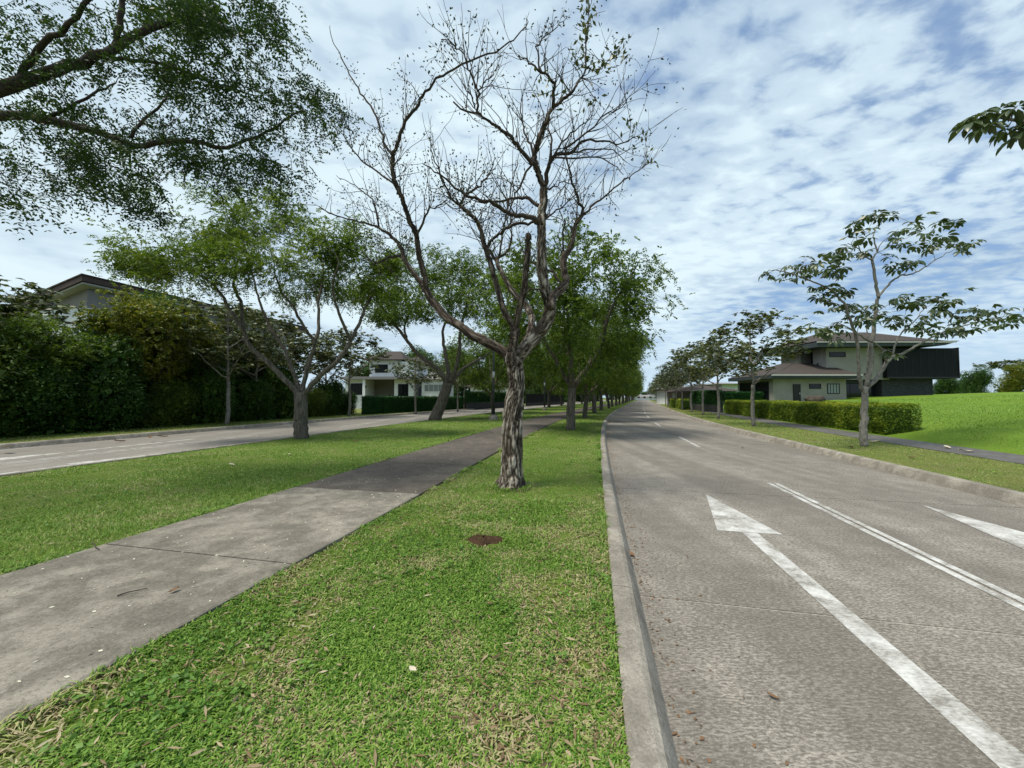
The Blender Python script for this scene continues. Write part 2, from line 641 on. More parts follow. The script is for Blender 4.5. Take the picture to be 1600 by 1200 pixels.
def roof_mat(name, a, b):
    m, t, out = new_mat(name)
    o = pos(t)
    n1 = t.noise(o, 14, 3, .6)
    wv = t.n('ShaderNodeTexWave', wave_type='BANDS', bands_direction='Z')
    t.link(o, wv.inputs['Vector'])
    wv.inputs['Scale'].default_value = 2.2
    wv.inputs['Distortion'].default_value = 1.5
    f = t.math('ADD', t.math('MULTIPLY', n1, .6), t.math('MULTIPLY', wv.outputs['Fac'], .4))
    principled(t, out, t.ramp(f, [(.25, a), (.75, b)]), .85, bump(t, f, .5, .03), .2)
    return m


M['roof'] = roof_mat('brown_shingle', (.036, .029, .026), (.078, .063, .055))
M['roof_grey'] = roof_mat('grey_tile', (.16, .15, .15), (.26, .25, .25))


def stone_mat(name, a, b, sc=2.2):
    m, t, out = new_mat(name)
    o = t.n('ShaderNodeTexCoord').outputs['Object']
    br = t.n('ShaderNodeTexBrick')
    t.link(t.mapping(o, rot=(R(90), 0, 0)), br.inputs['Vector'])
    br.inputs['Scale'].default_value = sc
    br.inputs['Color1'].default_value = (*a, 1)
    br.inputs['Color2'].default_value = (*b, 1)
    br.inputs['Mortar'].default_value = (.012, .012, .012, 1)
    br.inputs['Mortar Size'].default_value = .02
    n1 = t.noise(o, 9, 4, .6)
    c = t.mix(t.math('MULTIPLY', n1, .6), br.outputs['Color'], (.02, .022, .025))
    principled(t, out, c, .8, bump(t, n1, .6, .03), .3)
    return m


M['stone'] = stone_mat('dark_stone_cladding', (.035, .04, .045), (.065, .07, .078))
M['wall_stone'] = stone_mat('grey_wall_stone', (.06, .06, .06), (.09, .09, .09))


def glass_mat(name, tint=(.010, .012, .014), rough=.08):
    m, t, out = new_mat(name)
    principled(t, out, tint, rough, None, .3)
    return m


M['glass'] = glass_mat('dark_window_glass')
M['glass_pale'] = glass_mat('curtained_glass', (.25, .28, .29), .15)

# ------------------------------------------------------------------ setting: ground, roads, kerbs, paths
def strip(o0, o1, s0, s1, z, ds=1.0, no=1, zf=None):
    """a sheet between two lines that follow the avenue"""
    S = np.linspace(s0, s1, max(2, int(round((s1 - s0) / ds)) + 1))
    O = np.linspace(o0, o1, no + 1)
    SS, OO = np.meshgrid(S, O, indexing='ij')
    x, y = fr(SS, OO)
    zz = np.full_like(x, z) if zf is None else zf(SS, OO)
    V = np.stack([x, y, zz], -1).reshape(-1, 3)
    n, k = len(S), no + 1
    i, j = np.meshgrid(np.arange(n - 1), np.arange(no), indexing='ij')
    f4 = np.stack([i * k + j, i * k + j + 1, (i + 1) * k + j + 1, (i + 1) * k + j], -1).reshape(-1, 4)
    return V, f4


def strip_mesh(name, *a, **k):
    V, f4 = strip(*a, **k)
    return mesh(name, V, None, f4, True)


def profile(prof, s0, s1, ds=.5, caps=True):
    """cross-section (o, z) swept along the avenue: a closed solid"""
    S = np.linspace(s0, s1, max(2, int(round((s1 - s0) / ds)) + 1))
    k = len(prof)
    V = []
    for o, z in prof:
        x, y = fr(S, np.full_like(S, o))
        V.append(np.stack([x, y, np.full_like(S, z)], -1))
    V = np.stack(V, 1).reshape(-1, 3)
    n = len(S)
    i, j = np.meshgrid(np.arange(n - 1), np.arange(k), indexing='ij')
    j2 = (j + 1) % k
    f4 = np.stack([i * k + j, i * k + j2, (i + 1) * k + j2, (i + 1) * k + j], -1).reshape(-1, 4)
    f3 = []
    for q in range(1, k - 1):
        f3 += [(0, q + 1, q), ((n - 1) * k, (n - 1) * k + q, (n - 1) * k + q + 1)]
    return V, f3, f4


def prof_obj(name, prof, s0, s1, mat, parent=None, ds=.5):
    V, f3, f4 = profile(prof, s0, s1, ds)
    return obj(name, mesh(name, V, f3, f4), mat, parent)


FAR = 400
g = 2500.0
structure('ground', mesh('ground', [(-g, -g, -.12), (g, -g, -.12), (g, g, -.12), (-g, g, -.12)], None, [(0, 1, 2, 3)]), M['ground'])

rnd = random.Random(4)
# right carriageway: concrete slabs with open joints over a filler bed
O_KL, O_C, O_KR = 0.20, 3.10, 5.95
road = structure('road')
obj('joint_bed', strip_mesh('joint_bed', O_KL - .12, O_KR + .12, -20, 62, -.005), M['joint'], road)
js = [-11.6 + 3.7 * k for k in range(20)]
for a, b in zip(js[:-1], js[1:]):
    for (p, q) in ((O_KL - .1, O_C), (O_C, O_KR + .1)):
        gz = rnd.uniform(-.0015, .0015)
        prof_obj('slab', [(p + .004, -.05), (q - .004, -.05), (q - .004, gz - .004), (q - .010, gz), (p + .010, gz), (p + .004, gz - .004)],
                 a + .010, b - .010, M['road'], road)
obj('road_surface', strip_mesh('road_surface', O_KL - .1, O_KR + .1, js[-1], FAR, 0.0), M['road'], road)

# left carriageway
O_L0, O_L1 = -11.12, -18.0
road_l = structure('road')
obj('joint_bed', strip_mesh('joint_bed', O_L1 - .1, O_L0 + .1, -20, 62, -.012), M['joint'], road_l)
js2 = [-12 + 4.2 * k for k in range(18)]
for a, b in zip(js2[:-1], js2[1:]):
    for (p, q) in ((O_L1 - .1, -14.5), (-14.5, O_L0 + .1)):
        prof_obj('slab', [(p + .004, -.05), (q - .004, -.05), (q - .004, 0), (p + .004, 0)], a + .006, b - .006, M['road_far'], road_l, 1.0)
obj('road_surface', strip_mesh('road_surface', O_L1 - .1, O_L0 + .1, js2[-1], FAR, 0.0), M['road_far'], road_l)

# kerbs: cast lengths with joints
def kerb(prof, s0, near, far, step):
    k = structure('kerb')
    s = s0
    while s < near:
        prof_obj('kerb_stone', prof, s + .004, s + step - .004, M['kerb'], k, .5)
        s += step
    prof_obj('kerb_run', prof, s + .004, far, M['kerb'], k, 2)


kp = [(0.0, -.05), (.235, -.05), (.225, .004), (.175, .105), (.150, .145), (.118, .160), (.02, .162), (0.0, .150)]
kerb(kp, -9.4, 62, FAR, 3.1)
kerb([(O_KR + .29 - o, z) for o, z in kp][::-1], -8.1, 62, FAR, 3.0)
kerb([(-10.9 - o, z) for o, z in kp][::-1], -9, 60, FAR, 3.0)
kerb([(O_L1 - .23 + o * 1.0, z) for o, z in kp], -9, 60, FAR, 3.0)

# lawns
structure('median_lawn', strip_mesh('median_lawn', -10.9, 0.0, -25, FAR, .132, no=4), M['lawn'])
structure('right_verge', strip_mesh('right_verge', O_KR + .29, 9.0, -25, FAR, .134, no=2), M['verge'])
structure('left_verge', strip_mesh('left_verge', -60, O_L1 - .23, -25, FAR, .134, no=4), M['verge'])
zf = lambda s, o: field_z(o) + .10 * np.sin(s * .31 + o * .2) * np.clip((o - 12) / 8, 0, 1) + .14 * np.sin(s * .13 - o * .27) * np.clip((o - 14) / 8, 0, 1)
structure('field', strip_mesh('field', 10.35, 140, -25, FAR, 0, ds=1.5, no=60, zf=zf), M['field'])
# right pavement
sw = structure('pavement')
s = -9.0
while s < 60:
    prof_obj('slab', [(9.0, .05), (10.35, .05), (10.35, .150), (9.0, .150)], s + .006, s + 2.94, M['sidewalk'], sw, 1)
    s += 2.95
prof_obj('pavement_run', [(9.0, .05), (10.35, .05), (10.35, .150), (9.0, .150)], s, FAR, M['sidewalk'], sw, 2)

# median footpath: pale concrete near by, darker aged slabs from the joint on
path = structure('footpath')
PO0, PO1 = -4.83, -2.68


def path_prof(d=.0):
    return [(PO0, .02), (PO1, .02), (PO1, .160), (PO1 - .015, .168), (PO0 + .015, .168), (PO0, .160)]


for a, b in zip([-9.25 + 2.41 * k for k in range(6)], [-9.25 + 2.41 * (k + 1) for k in range(6)]):
    prof_obj('slab', path_prof(), a + .009, b - .009, M['path'], path)
pj = -9.25 + 2.41 * 6
for k in range(20):
    a, b = pj + 2.41 * k, pj + 2.41 * (k + 1)
    prof_obj('slab', path_prof(), a + .004, b - .004, M['path_dark'], path)
prof_obj('path_run', path_prof(), pj + 2.41 * 20, FAR, M['path_dark'], path, 2)

# painted markings
def marking(name, quads, parent, label=None):
    mb = MB()
    for q in quads:
        x, y = fr(np.array([c[0] for c in q], float), np.array([c[1] for c in q], float))
        mb.add(np.stack([x, y, np.full(len(q), .0045)], -1), f3=[(0, 1, 2)] if len(q) == 3 else (), f4=[(0, 1, 2, 3)] if len(q) == 4 else ())
    o = obj(name, mb.mesh(name), M['paint'], parent)
    return o


def arrow(parent, oc, s_tip=6.75, s_base=4.95, wid=.70, rev=False):
    hw, sh = wid / 2, .084
    q = [[(s_tip, oc), (s_base, oc - hw), (s_base, oc + hw)]]
    s = s_base - .01
    while s > -1.5:
        q.append([(s, oc - sh), (s - .8, oc - sh), (s - .8, oc + sh), (s, oc + sh)])
        s -= .8
    marking('lane_arrow', q, parent)


mk = structure('road_marking')
arrow(mk, 1.66)
arrow(mk, 1.66 + 2.96)
for o0 in (O_C - .058, O_C + .058):
    q = []
    s = -8.0
    while s < 7.9:
        q.append([(s, o0 - .038), (s, o0 + .038), (min(s + 1, 7.9), o0 + .038), (min(s + 1, 7.9), o0 - .038)])
        s += 1
    marking('double_line', q, mk)
s = 13.2
while s < 200:
    marking('dash', [[(s, O_C - .055), (s, O_C + .055), (s + 3.2, O_C + .055), (s + 3.2, O_C - .055)]], mk)
    s += 8.9
mk2 = structure('road_marking')
for o0 in (-14.2, -13.95):
    marking('double_line', [[(s, o0 - .05), (s, o0 + .05), (s + 1, o0 + .05), (s + 1, o0 - .05)] for s in range(-6, 13)], mk2)
marking('lane_arrow', [[(8.6, -12.2), (6.6, -12.62), (6.6, -11.75)]] + [[(s, -12.32), (s, -12.08), (s - .8, -12.08), (s - .8, -12.32)] for s in (6.58, 5.78, 4.98, 4.18)], mk2)
marking('lane_arrow', [[(8.2, -15.2), (6.4, -15.6), (6.4, -14.8)]] + [[(s + .8, -15.3), (s + .8, -15.1), (s, -15.1), (s, -15.3)] for s in (8.25, 9.05, 9.85, 10.65)], mk2)
s = 18.0
while s < 120:
    marking('dash', [[(s, -14.15), (s, -14.03), (s + 3, -14.03), (s + 3, -14.15)]], mk2)
    s += 9

# ------------------------------------------------------------------ foliage builders
def quads_mesh(name, Q, mat=None, attr=None):
    """Q: n x 4 x 3"""
    n = len(Q)
    return mesh(name, Q.reshape(-1, 3), None, np.arange(n * 4).reshape(n, 4), attr=attr)


def unit(v):
    return v / (np.linalg.norm(v, axis=-1, keepdims=True) + 1e-9)


def leaf_quads(P, D, L, W, rng, fold=.0):
    """rhombic leaves at P pointing along D"""
    n = len(P)
    D = unit(D)
    up = unit(rng.normal(size=(n, 3)) * .6 + np.array([0, 0, 1.0]))
    S = unit(np.cross(D, up))
    Nn = np.cross(S, D)
    L = np.broadcast_to(np.asarray(L, float), (n,))[:, None]
    W = np.broadcast_to(np.asarray(W, float), (n,))[:, None]
    mid = P + D * L * .45 - Nn * L * .04
    return np.stack([P, mid + S * W * .5, P + D * L - Nn * L * .12, mid - S * W * .5], 1)


def fronds(P, D, npair, length, ll, lw, rng):
    """feathery pinnate leaves: two rows of leaflets along a drooping rachis"""
    n = len(P)
    D = unit(D)
    up = unit(rng.normal(size=(n, 3)) * .45 + np.array([0, 0, 1.0]))
    S = unit(np.cross(D, up))
    L = length * rng.uniform(.65, 1.25, n)
    out = []
    for k in range(npair):
        t = (k + .6) / npair
        base = P + D * (L * t)[:, None] - np.array([0, 0, 1.0]) * (L * .35 * t * t)[:, None]
        for sg in (-1, 1):
            d = S * sg * .85 + D * .5 + rng.normal(size=(n, 3)) * .16
            out.append(leaf_quads(base, d, ll * (1 - .35 * abs(t - .45)) * rng.uniform(.75, 1.2, n), lw, rng))
    return np.concatenate(out)


class Tree:
    """trunk and branches as polylines with radii, relative to the tree's base"""
    def __init__(self, seed):
        self.rng = np.random.default_rng(seed)
        self.polys = []
        self.P = np.zeros((0, 3))
        self.D = np.zeros((0, 3))
        self.Rr = np.zeros(0)
        self.tips = []

    def limb(self, pts, r0, r1, n=None, jit=0.0, sides=8, reg=True, power=1.0):
        pts = np.asarray(pts, float)
        # Catmull-Rom resample
        if n is None:
            n = max(4, len(pts) * 4)
        ext = np.concatenate([[2 * pts[0] - pts[1]], pts, [2 * pts[-1] - pts[-2]]])
        tt = np.linspace(0, len(pts) - 1, n)
        i = np.minimum(tt.astype(int), len(pts) - 2)
        f = (tt - i)[:, None]
        a, b, c, d = ext[i], ext[i + 1], ext[i + 2], ext[i + 3]
        Q = .5 * (2 * b + (c - a) * f + (2 * a - 5 * b + 4 * c - d) * f ** 2 + (3 * b - a - 3 * c + d) * f ** 3)
        if jit:
            jj = self.rng.normal(size=Q.shape) * jit
            jj[0] = 0
            Q = Q + jj
        r = r0 + (r1 - r0) * np.linspace(0, 1, n) ** power
        self.polys.append((Q, r, sides))
        if reg:
            T = unit(np.gradient(Q, axis=0))
            self.P = np.concatenate([self.P, Q[1:]])
            self.D = np.concatenate([self.D, T[1:]])
            self.Rr = np.concatenate([self.Rr, r[1:]])
        return Q

    def grow(self, targets, r_end=.006, lift=.15, n=5, k=.016, sides=5, jit=.02, min_r=None):
        targets = np.asarray(targets, float)
        if min_r is None:
            allow = np.ones(len(self.P), bool)
        else:
            allow = self.Rr >= min_r
        d0 = np.array([np.min(np.linalg.norm(self.P[allow] - t, axis=1)) for t in targets])
        for idx in np.argsort(d0):
            t = targets[idx]
            v = t - self.P
            d = np.linalg.norm(v, axis=1) + 1e-6
            cs = np.sum(v * self.D, axis=1) / d
            cost = d * (1.25 - .5 * cs)
            i = int(np.argmin(cost))
            dd = d[i]
            a = self.P[i]
            ctrl = a + self.D[i] * dd * .38 + np.array([0, 0, lift * dd]) + self.rng.normal(size=3) * dd * .07
            tt = np.linspace(0, 1, n)[:, None]
            Q = (1 - tt) ** 2 * a + 2 * tt * (1 - tt) * ctrl + tt ** 2 * t
            j = self.rng.normal(size=Q.shape) * jit * min(1, dd)
            j[0] = 0
            Q = Q + j
            r0 = min(self.Rr[i] * .72, r_end + k * dd)
            r = np.linspace(max(r0, r_end), r_end, n)
            self.polys.append((Q, r, sides if r0 > .02 else 4))
            T = unit(np.gradient(Q, axis=0))
            self.P = np.concatenate([self.P, Q[1:]])
            self.D = np.concatenate([self.D, T[1:]])
            self.Rr = np.concatenate([self.Rr, r[1:]])
            self.tips.append((Q[-1], T[-1]))

    def wood(self, name):
        mb = MB()
        for Q, r, k in self.polys:
            mb.tube(Q, r, k)
        return mb.mesh(name, True)


def ellipsoid_pts(rng, n, c, rad, shell=.45):
    v = unit(rng.normal(size=(n, 3)))
    r = rng.uniform(shell, 1, n) ** .5
    return np.asarray(c) + v * r[:, None] * np.asarray(rad)


def fine_tree(seed, H=8.8, rad=4.6, fork=1.9, lean=(0, 0), r0=.19, nl=5, clusters=230, per=27, low=2.6, ll=.125, lw=.066):
    """feathery spreading street tree: returns wood mesh, leaf mesh"""
    T = Tree(seed)
    rng = T.rng
    lx, ly = lean
    T.limb([(0, 0, -.1), (lx * .3, ly * .3, fork * .45), (lx, ly, fork)], r0 * 1.12, r0 * .88, 10, .01, 10, power=.6)
    base = np.array([lx, ly, fork])
    a0 = rng.uniform(0, 6.28)
    for k in range(nl):
        a = a0 + k * 6.283 / nl + rng.uniform(-.35, .35)
        sp = rng.uniform(.42, .68) * rad
        top = rng.uniform(.66, .86) * H
        e = np.array([lx + math.cos(a) * sp, ly + math.sin(a) * sp, top])
        m1 = base + (e - base) * np.array([.42, .42, .26]) + rng.normal(size=3) * .12
        m2 = base + (e - base) * np.array([.72, .72, .62]) + rng.normal(size=3) * .2
        T.limb([base - (0, 0, .12), m1, m2, e], r0 * rng.uniform(.48, .62), .028, 14, .025, 7)
    c = np.array([lx * 1.4, ly * 1.4, (H + low) / 2])
    tg = ellipsoid_pts(rng, clusters, c, (rad, rad, (H - low) / 2), .25)
    tg[:, 2] += .9 * (vnoise(tg * .7) - .5)
    T.grow(tg, .007, .12)
    cen = np.array([q[0] for q in T.tips])
    dr = np.array([q[1] for q in T.tips])
    wt_ = rng.gamma(1.1, size=len(cen)) + .12
    k = rng.choice(len(cen), clusters * per, p=wt_ / wt_.sum())
    P = cen[k] - dr[k] * rng.uniform(0, .7, len(k))[:, None] + rng.normal(size=(len(k), 3)) * np.array([.34, .34, .22])
    D = dr[k] * .5 + unit(P - c) * .5 + rng.normal(size=(len(k), 3)) * .6 - np.array([0, 0, .25])
    Q = fronds(P, D, 5, .30, ll, lw, rng)
    return T.wood('trunk'), quads_mesh('crown', Q)


def put_tree(name, label, cat, wood, crown, bark_m, leaf_m, loc, rz=0, group=None, sc=1.0):
    t = thing(name, label, cat, loc, rz, group)
    t.scale = (sc, sc, sc)
    obj('trunk', wood, bark_m, t)
    c = obj('crown', crown, leaf_m, t)
    c['kind'] = 'stuff'
    return t


# ------------------------------------------------------------------ foreground tree, nearly bare
def px_poly(pts, Y0, dY, base):
    """photo pixels traced along a limb, with its own run of depths"""
    n = len(pts)
    ys = np.interp(np.linspace(0, 1, n), np.linspace(0, 1, len(dY)), dY)
    return [at(u, v, Y0 + y) - base for (u, v), y in zip(pts, ys)]


def front_tree():
    base = ground(800, 761)
    Y0 = base[1]
    T = Tree(11)
    rng = T.rng
    px = Y0 / F
    tr = px_poly([(798, 764), (800, 735), (801, 690), (801, 655), (803, 628), (807, 603), (805, 580), (803, 562), (803, 550)], Y0, [0], base)
    n = 150
    tr_i = np.array(tr)
    # trunk with real furrows
    tt = np.linspace(0, len(tr) - 1, n)
    i = np.minimum(tt.astype(int), len(tr) - 2)
    f = (tt - i)[:, None]
    ext = np.concatenate([[2 * tr_i[0] - tr_i[1]], tr_i, [2 * tr_i[-1] - tr_i[-2]]])
    a, b, c, d = ext[i], ext[i + 1], ext[i + 2], ext[i + 3]
    Q = .5 * (2 * b + (c - a) * f + (2 * a - 5 * b + 4 * c - d) * f ** 2 + (3 * b - a - 3 * c + d) * f ** 3)
    rad = np.interp(tt, [0, .5, 1, 2, 3, 4, 5, 6, 7, 8], np.array([21, 18.5, 17, 16, 15, 14.2, 12.6, 13.2, 13.5, 11]) * px)
    trunk = furrow_tube(Q, rad, 80, 1.0, True)
    T.limb(tr, rad[0] * .5, rad[-1] * .5, 12, 0, 6)       # registers nodes; hidden core of the trunk
    T.polys.pop()
    limbs = [
        # (pixels, depth run, radius px start, end)
        ([(797, 566), (790, 551), (765, 537), (740, 525), (720, 511), (697, 495), (678, 474), (663, 450)], [0, .15, .4, .7], 8.5, 6.2),
        ([(663, 450), (650, 432), (638, 415), (630, 403), (627, 388), (612, 370), (598, 360), (583, 352), (555, 345), (520, 335), (490, 318)], [.7, 1.0, 1.3, 1.5], 5.2, 1.0),
        ([(667, 455), (662, 425), (656, 405), (652, 380), (650, 365), (640, 345), (633, 325), (627, 305), (617, 285), (613, 262), (614, 245)], [.68, .5, .3, .1], 5.0, 3.4),
        ([(614, 245), (620, 225), (632, 195), (648, 170), (660, 152), (678, 130), (700, 114), (740, 95), (780, 76), (810, 55), (825, 35)], [.1, -.1, -.4, -.6], 3.2, .7),
        ([(614, 245), (600, 220), (590, 190), (575, 160), (560, 140), (545, 115), (530, 85), (520, 65), (515, 40)], [.1, .3, .6, .9], 2.2, .5),
        ([(617, 288), (585, 265), (560, 245), (545, 225), (530, 205), (512, 190)], [.1, .5, .9], 1.8, .5),
        ([(652, 370), (663, 345), (668, 330), (685, 322), (700, 312)], [.4, .2, 0], 2.2, .6),
        ([(592, 356), (585, 320), (578, 310), (565, 297), (545, 285), (525, 276)], [1.3, 1.6, 2.0], 2.0, .5),
        ([(630, 400), (610, 402), (590, 412), (575, 405)], [1.2, 1.0, .8], 3.0, .9),
        ([(799, 572), (800, 548), (804, 528), (805, 512)], [-.06, -.12, -.15], 8.0, 6.8),
        ([(805, 516), (797, 502), (787, 485), (780, 460), (770, 425), (759, 392), (750, 355), (742, 342), (725, 327), (717, 320)], [-.15, -.2, -.3, -.35], 5.6, 2.6),
        ([(717, 320), (730, 302), (750, 290), (766, 270), (775, 245)], [-.35, -.2, .1], 2.2, .6),
        ([(717, 320), (700, 300), (690, 275), (678, 250), (672, 225)], [-.35, -.5, -.7], 1.8, .5),
        ([(804, 517), (812, 480), (819, 450), (822, 420), (825, 390), (825.5, 366)], [-.15, -.3, -.4], 5.0, 4.6),
        ([(808, 560), (818, 541), (828, 520), (831, 503), (828, 488), (817, 472), (800, 455), (787, 432), (777, 412), (777, 402)], [.1, .4, .7, .9], 7.0, 3.8),
        ([(777, 404), (790, 395), (797, 380), (800, 360), (797, 335), (803, 305)], [.9, 1.0, 1.1], 2.4, .7),
        ([(779, 410), (762, 388), (775, 370), (787, 360), (805, 351), (825, 349), (838, 345)], [.9, .8, .5, .2], 3.0, 2.2),
        ([(780, 400), (784, 372), (790, 345), (798, 300), (806, 262), (812, 235)], [.9, 1.1, 1.3], 2.0, .5),
        ([(806, 562), (815, 550), (825, 540), (840, 522), (855, 500), (860, 480), (857, 467), (852, 450), (847, 425), (846, 392), (846, 367), (846, 342), (849, 317), (850, 292)], [0, -.05, -.15, -.25, -.3], 11.5, 6.0),
        ([(850, 292), (842, 272), (836, 255), (835, 242), (840, 225), (847, 205), (855, 185), (862, 170), (880, 155), (895, 142), (907, 122), (915, 107), (916, 62), (919, 32), (920, 12)], [-.3, -.5, -.7, -.8], 5.2, .6),
        ([(860, 482), (864, 464), (875, 452), (885, 440), (882, 425), (881, 400), (890, 390), (895, 375), (899, 352), (910, 335)], [-.3, 0, .3, .4], 7.0, 3.2),
        ([(910, 335), (925, 322), (942, 310), (965, 290), (985, 275), (1002, 262), (1016, 254)], [.4, .6, .8], 2.2, .5),
        ([(910, 335), (907, 320), (900, 302), (892, 280), (890, 265), (885, 247), (884, 225)], [.4, .2, 0], 2.6, .8),
        ([(879, 444), (865, 427), (845, 417), (830, 410), (815, 398)], [.3, .5, .8], 2.4, .8),
        ([(836, 257), (827, 250), (815, 235), (802, 217), (787, 205), (772, 197), (755, 185), (742, 174), (707, 161)], [-.7, -.9, -1.2], 3.2, 1.0),
        ([(745, 174), (746, 142), (732, 107), (721, 82), (707, 72), (692, 60)], [-1.1, -1.2, -1.2], 1.6, .5),
        ([(746, 142), (765, 120), (779, 102)], [-1.15, -1.1], 1.0, .4),
        ([(742, 168), (735, 150), (726, 135), (722, 125)], [-1.1, -1.3], 1.0, .4),
        ([(864, 168), (867, 135), (862, 127), (847, 115), (835, 102), (820, 92), (808, 90)], [-.75, -.9, -1.0], 2.4, .6),
        ([(847, 115), (842, 95), (841, 72), (852, 57), (867, 45), (886, 29)], [-.95, -.8], 1.4, .4),
        ([(835, 244), (824, 217), (817, 197), (814, 162)], [-.7, -.5], 1.8, .8),
        ([(850, 295), (857, 260), (867, 242), (885, 240), (902, 230), (915, 219), (947, 221), (972, 225), (992, 215)], [-.3, -.4, -.7], 3.4, .5),
        ([(867, 242), (900, 237), (930, 232), (960, 237), (980, 255)], [-.4, -.1], 1.6, .4),
        ([(866, 246), (895, 247), (935, 245), (957, 257), (974, 272)], [-.4, -.9], 1.6, .4),
        ([(867, 240), (890, 212), (915, 190), (928, 180)], [-.4, -.2], 1.6, .4),
        ([(880, 232), (912, 212), (947, 180), (965, 172), (981, 157)], [-.5, -.9], 1.5, .4),
        ([(857, 262), (862, 220), (857, 200), (862, 180)], [-.4, -.1], 2.0, .7),
        ([(842, 349), (827, 339), (807, 336), (790, 330), (765, 317), (742, 311), (725, 302), (700, 285), (680, 266), (660, 256)], [-.28, -.5, -.9], 4.0, .6),
        ([(844, 322), (825, 311), (805, 310), (777, 315), (755, 315), (735, 322)], [-.28, 0, .3], 3.0, .8),
        ([(846, 345), (868, 330), (890, 312), (905, 298)], [-.28, -.6], 1.5, .5),
        ([(848, 300), (868, 290), (888, 285), (902, 292)], [-.3, -.1], 1.2, .4),
        ([(882, 410), (880, 372), (882, 340)], [.3, .25], 1.8, 1.2),
        ([(858, 470), (838, 452), (812, 462), (790, 478)], [-.25, -.5], 1.6, .6),
        ([(835, 245), (812, 290), (800, 320), (792, 350)], [-.7, -.4], 1.6, .8),
        ([(915, 108), (935, 108), (948, 98), (965, 86)], [-.8, -.9], .9, .4),
    ]
    fat, dk = MB(), MB()
    ridge, dridge = [], []
    for pts, dy, ra, rb in limbs:
        P = px_poly(pts, Y0, dy, base)
        if ra > 4.9:
            n = max(20, len(pts) * 6)
            Qs = T.limb(P, ra * px, rb * px, n, .006)
            T.polys.pop()
            V, f3, f4, rg = furrow_tube(Qs, np.linspace(ra, rb, n) * px, 30, .62)
            if (ra, rb) in ((11.5, 6.0), (7.0, 3.8)):
                fat.add(V, f3, f4)
                ridge.append(rg)
            else:
                dk.add(V, f3, f4)
                dridge.append(rg)
        else:
            T.limb(P, ra * px, rb * px, max(8, len(pts) * 3), .012, 6)
    fat.add(trunk[0], trunk[1], trunk[2])
    ridge.append(trunk[3])
    # twigs: fine upright shoots along the outer limbs
    thin = np.where((T.Rr < .045) & (T.P[:, 2] > 2.2) & (T.P[:, 2] < 7.7))[0]
    pick = rng.choice(thin, 600)
    tw = MB()
    tipP, tipD = [], []
    for i in pick:
        p, dd, r = T.P[i], T.D[i], T.Rr[i]
        L = rng.uniform(.25, 1.0) * min(1.0, max(.3, (7.4 - p[2]) / 1.6))
        d = unit(dd * .55 + rng.normal(size=3) * .6 + np.array([0, 0, .55]))
        k = 6
        q = [p]
        for j in range(k):
            d = unit(d + rng.normal(size=3) * .16 + np.array([0, 0, .05]))
            q.append(q[-1] + d * L / k)
        q = np.array(q)
        tw.tube(q, np.linspace(min(r * .6, .0075), .0022, len(q)), 4, False)
        tipP += [q[-1], q[-2], q[-3]]
        tipD += [d, d, d]
        if rng.random() < .7:
            j = rng.integers(2, 5)
            d2 = unit(d + rng.normal(size=3) * .7)
            q2 = np.array([q[j] + d2 * L * .4 * t + np.array([0, 0, .04 * t * t]) for t in np.linspace(0, 1, 4)])
            tw.tube(q2, np.linspace(.004, .0018, 4), 3, False)
            tipP += [q2[-1], q2[-2]]
            tipD += [d2, d2]
    t = thing('roadside_tree', 'nearly bare twisted tree with furrowed grey bark in the foreground beside the footpath', 'tree', base)
    me = mesh('trunk', np.concatenate(fat.v), np.concatenate(fat.f3), np.concatenate(fat.f4), True, {'ridge': np.concatenate(ridge)})
    obj('trunk', me, M['bark_front'], t)
    me = mesh('limbs', np.concatenate(dk.v), np.concatenate(dk.f3), np.concatenate(dk.f4), True, {'ridge': np.concatenate(dridge)})
    obj('limbs', me, M['bark_limb'], t)['kind'] = 'stuff'
    obj('branches', T.wood('branches'), M['bark_dark'], t)['kind'] = 'stuff'
    tg = obj('twigs', tw.mesh('twigs'), M['twig'], t)
    tg['kind'] = 'stuff'
    tipP, tipD = np.array(tipP), np.array(tipD)
    # few leaves: more on the lower left of the crown, hardly any on the right
    wgt = np.where(tipP[:, 0] < -.35, 1.0, .42) * np.where(tipP[:, 2] < 4.6, 1.0, .5)
    wgt *= (vnoise(tipP * 1.3 + 9) > .40) + .12
    k = rng.choice(len(tipP), 4000, p=wgt / wgt.sum())
    P = tipP[k] + rng.normal(size=(len(k), 3)) * .075
    Q = leaf_quads(P, tipD[k] + rng.normal(size=(len(k), 3)) * .8, rng.uniform(.03, .06, len(k)), rng.uniform(.018, .03, len(k)), rng)
    cr = obj('leaves', quads_mesh('leaves', Q), M['leaf_dry'], t)
    cr['kind'] = 'stuff'
    # the few leafy sprays at the ends
    P, D = [], []
    for u, v, y in ((920, 14, -.8), (918, 45, -.8), (912, 85, -.8), (905, 105, -.75), (945, 100, -.9), (965, 86, -.9), (930, 112, -.85), (1014, 252, .8), (918, 165, -.3), (845, 135, -.9), (872, 152, -.75), (1000, 210, -.7), (983, 196, -.8)):
        c = at(u, v, Y0 + y) - base
        nn = 26 if v < 90 else 15
        P.append(c + rng.normal(size=(nn, 3)) * np.array([.07, .07, .12]))
        D.append(rng.normal(size=(nn, 3)) * .7 + np.array([0, 0, .6]))
    P, D = np.concatenate(P), np.concatenate(D)
    sp = obj('leaf_sprays', quads_mesh('leaf_sprays', leaf_quads(P, D, .10, .04, rng)), M['leaf_broad'], t)
    sp['kind'] = 'stuff'


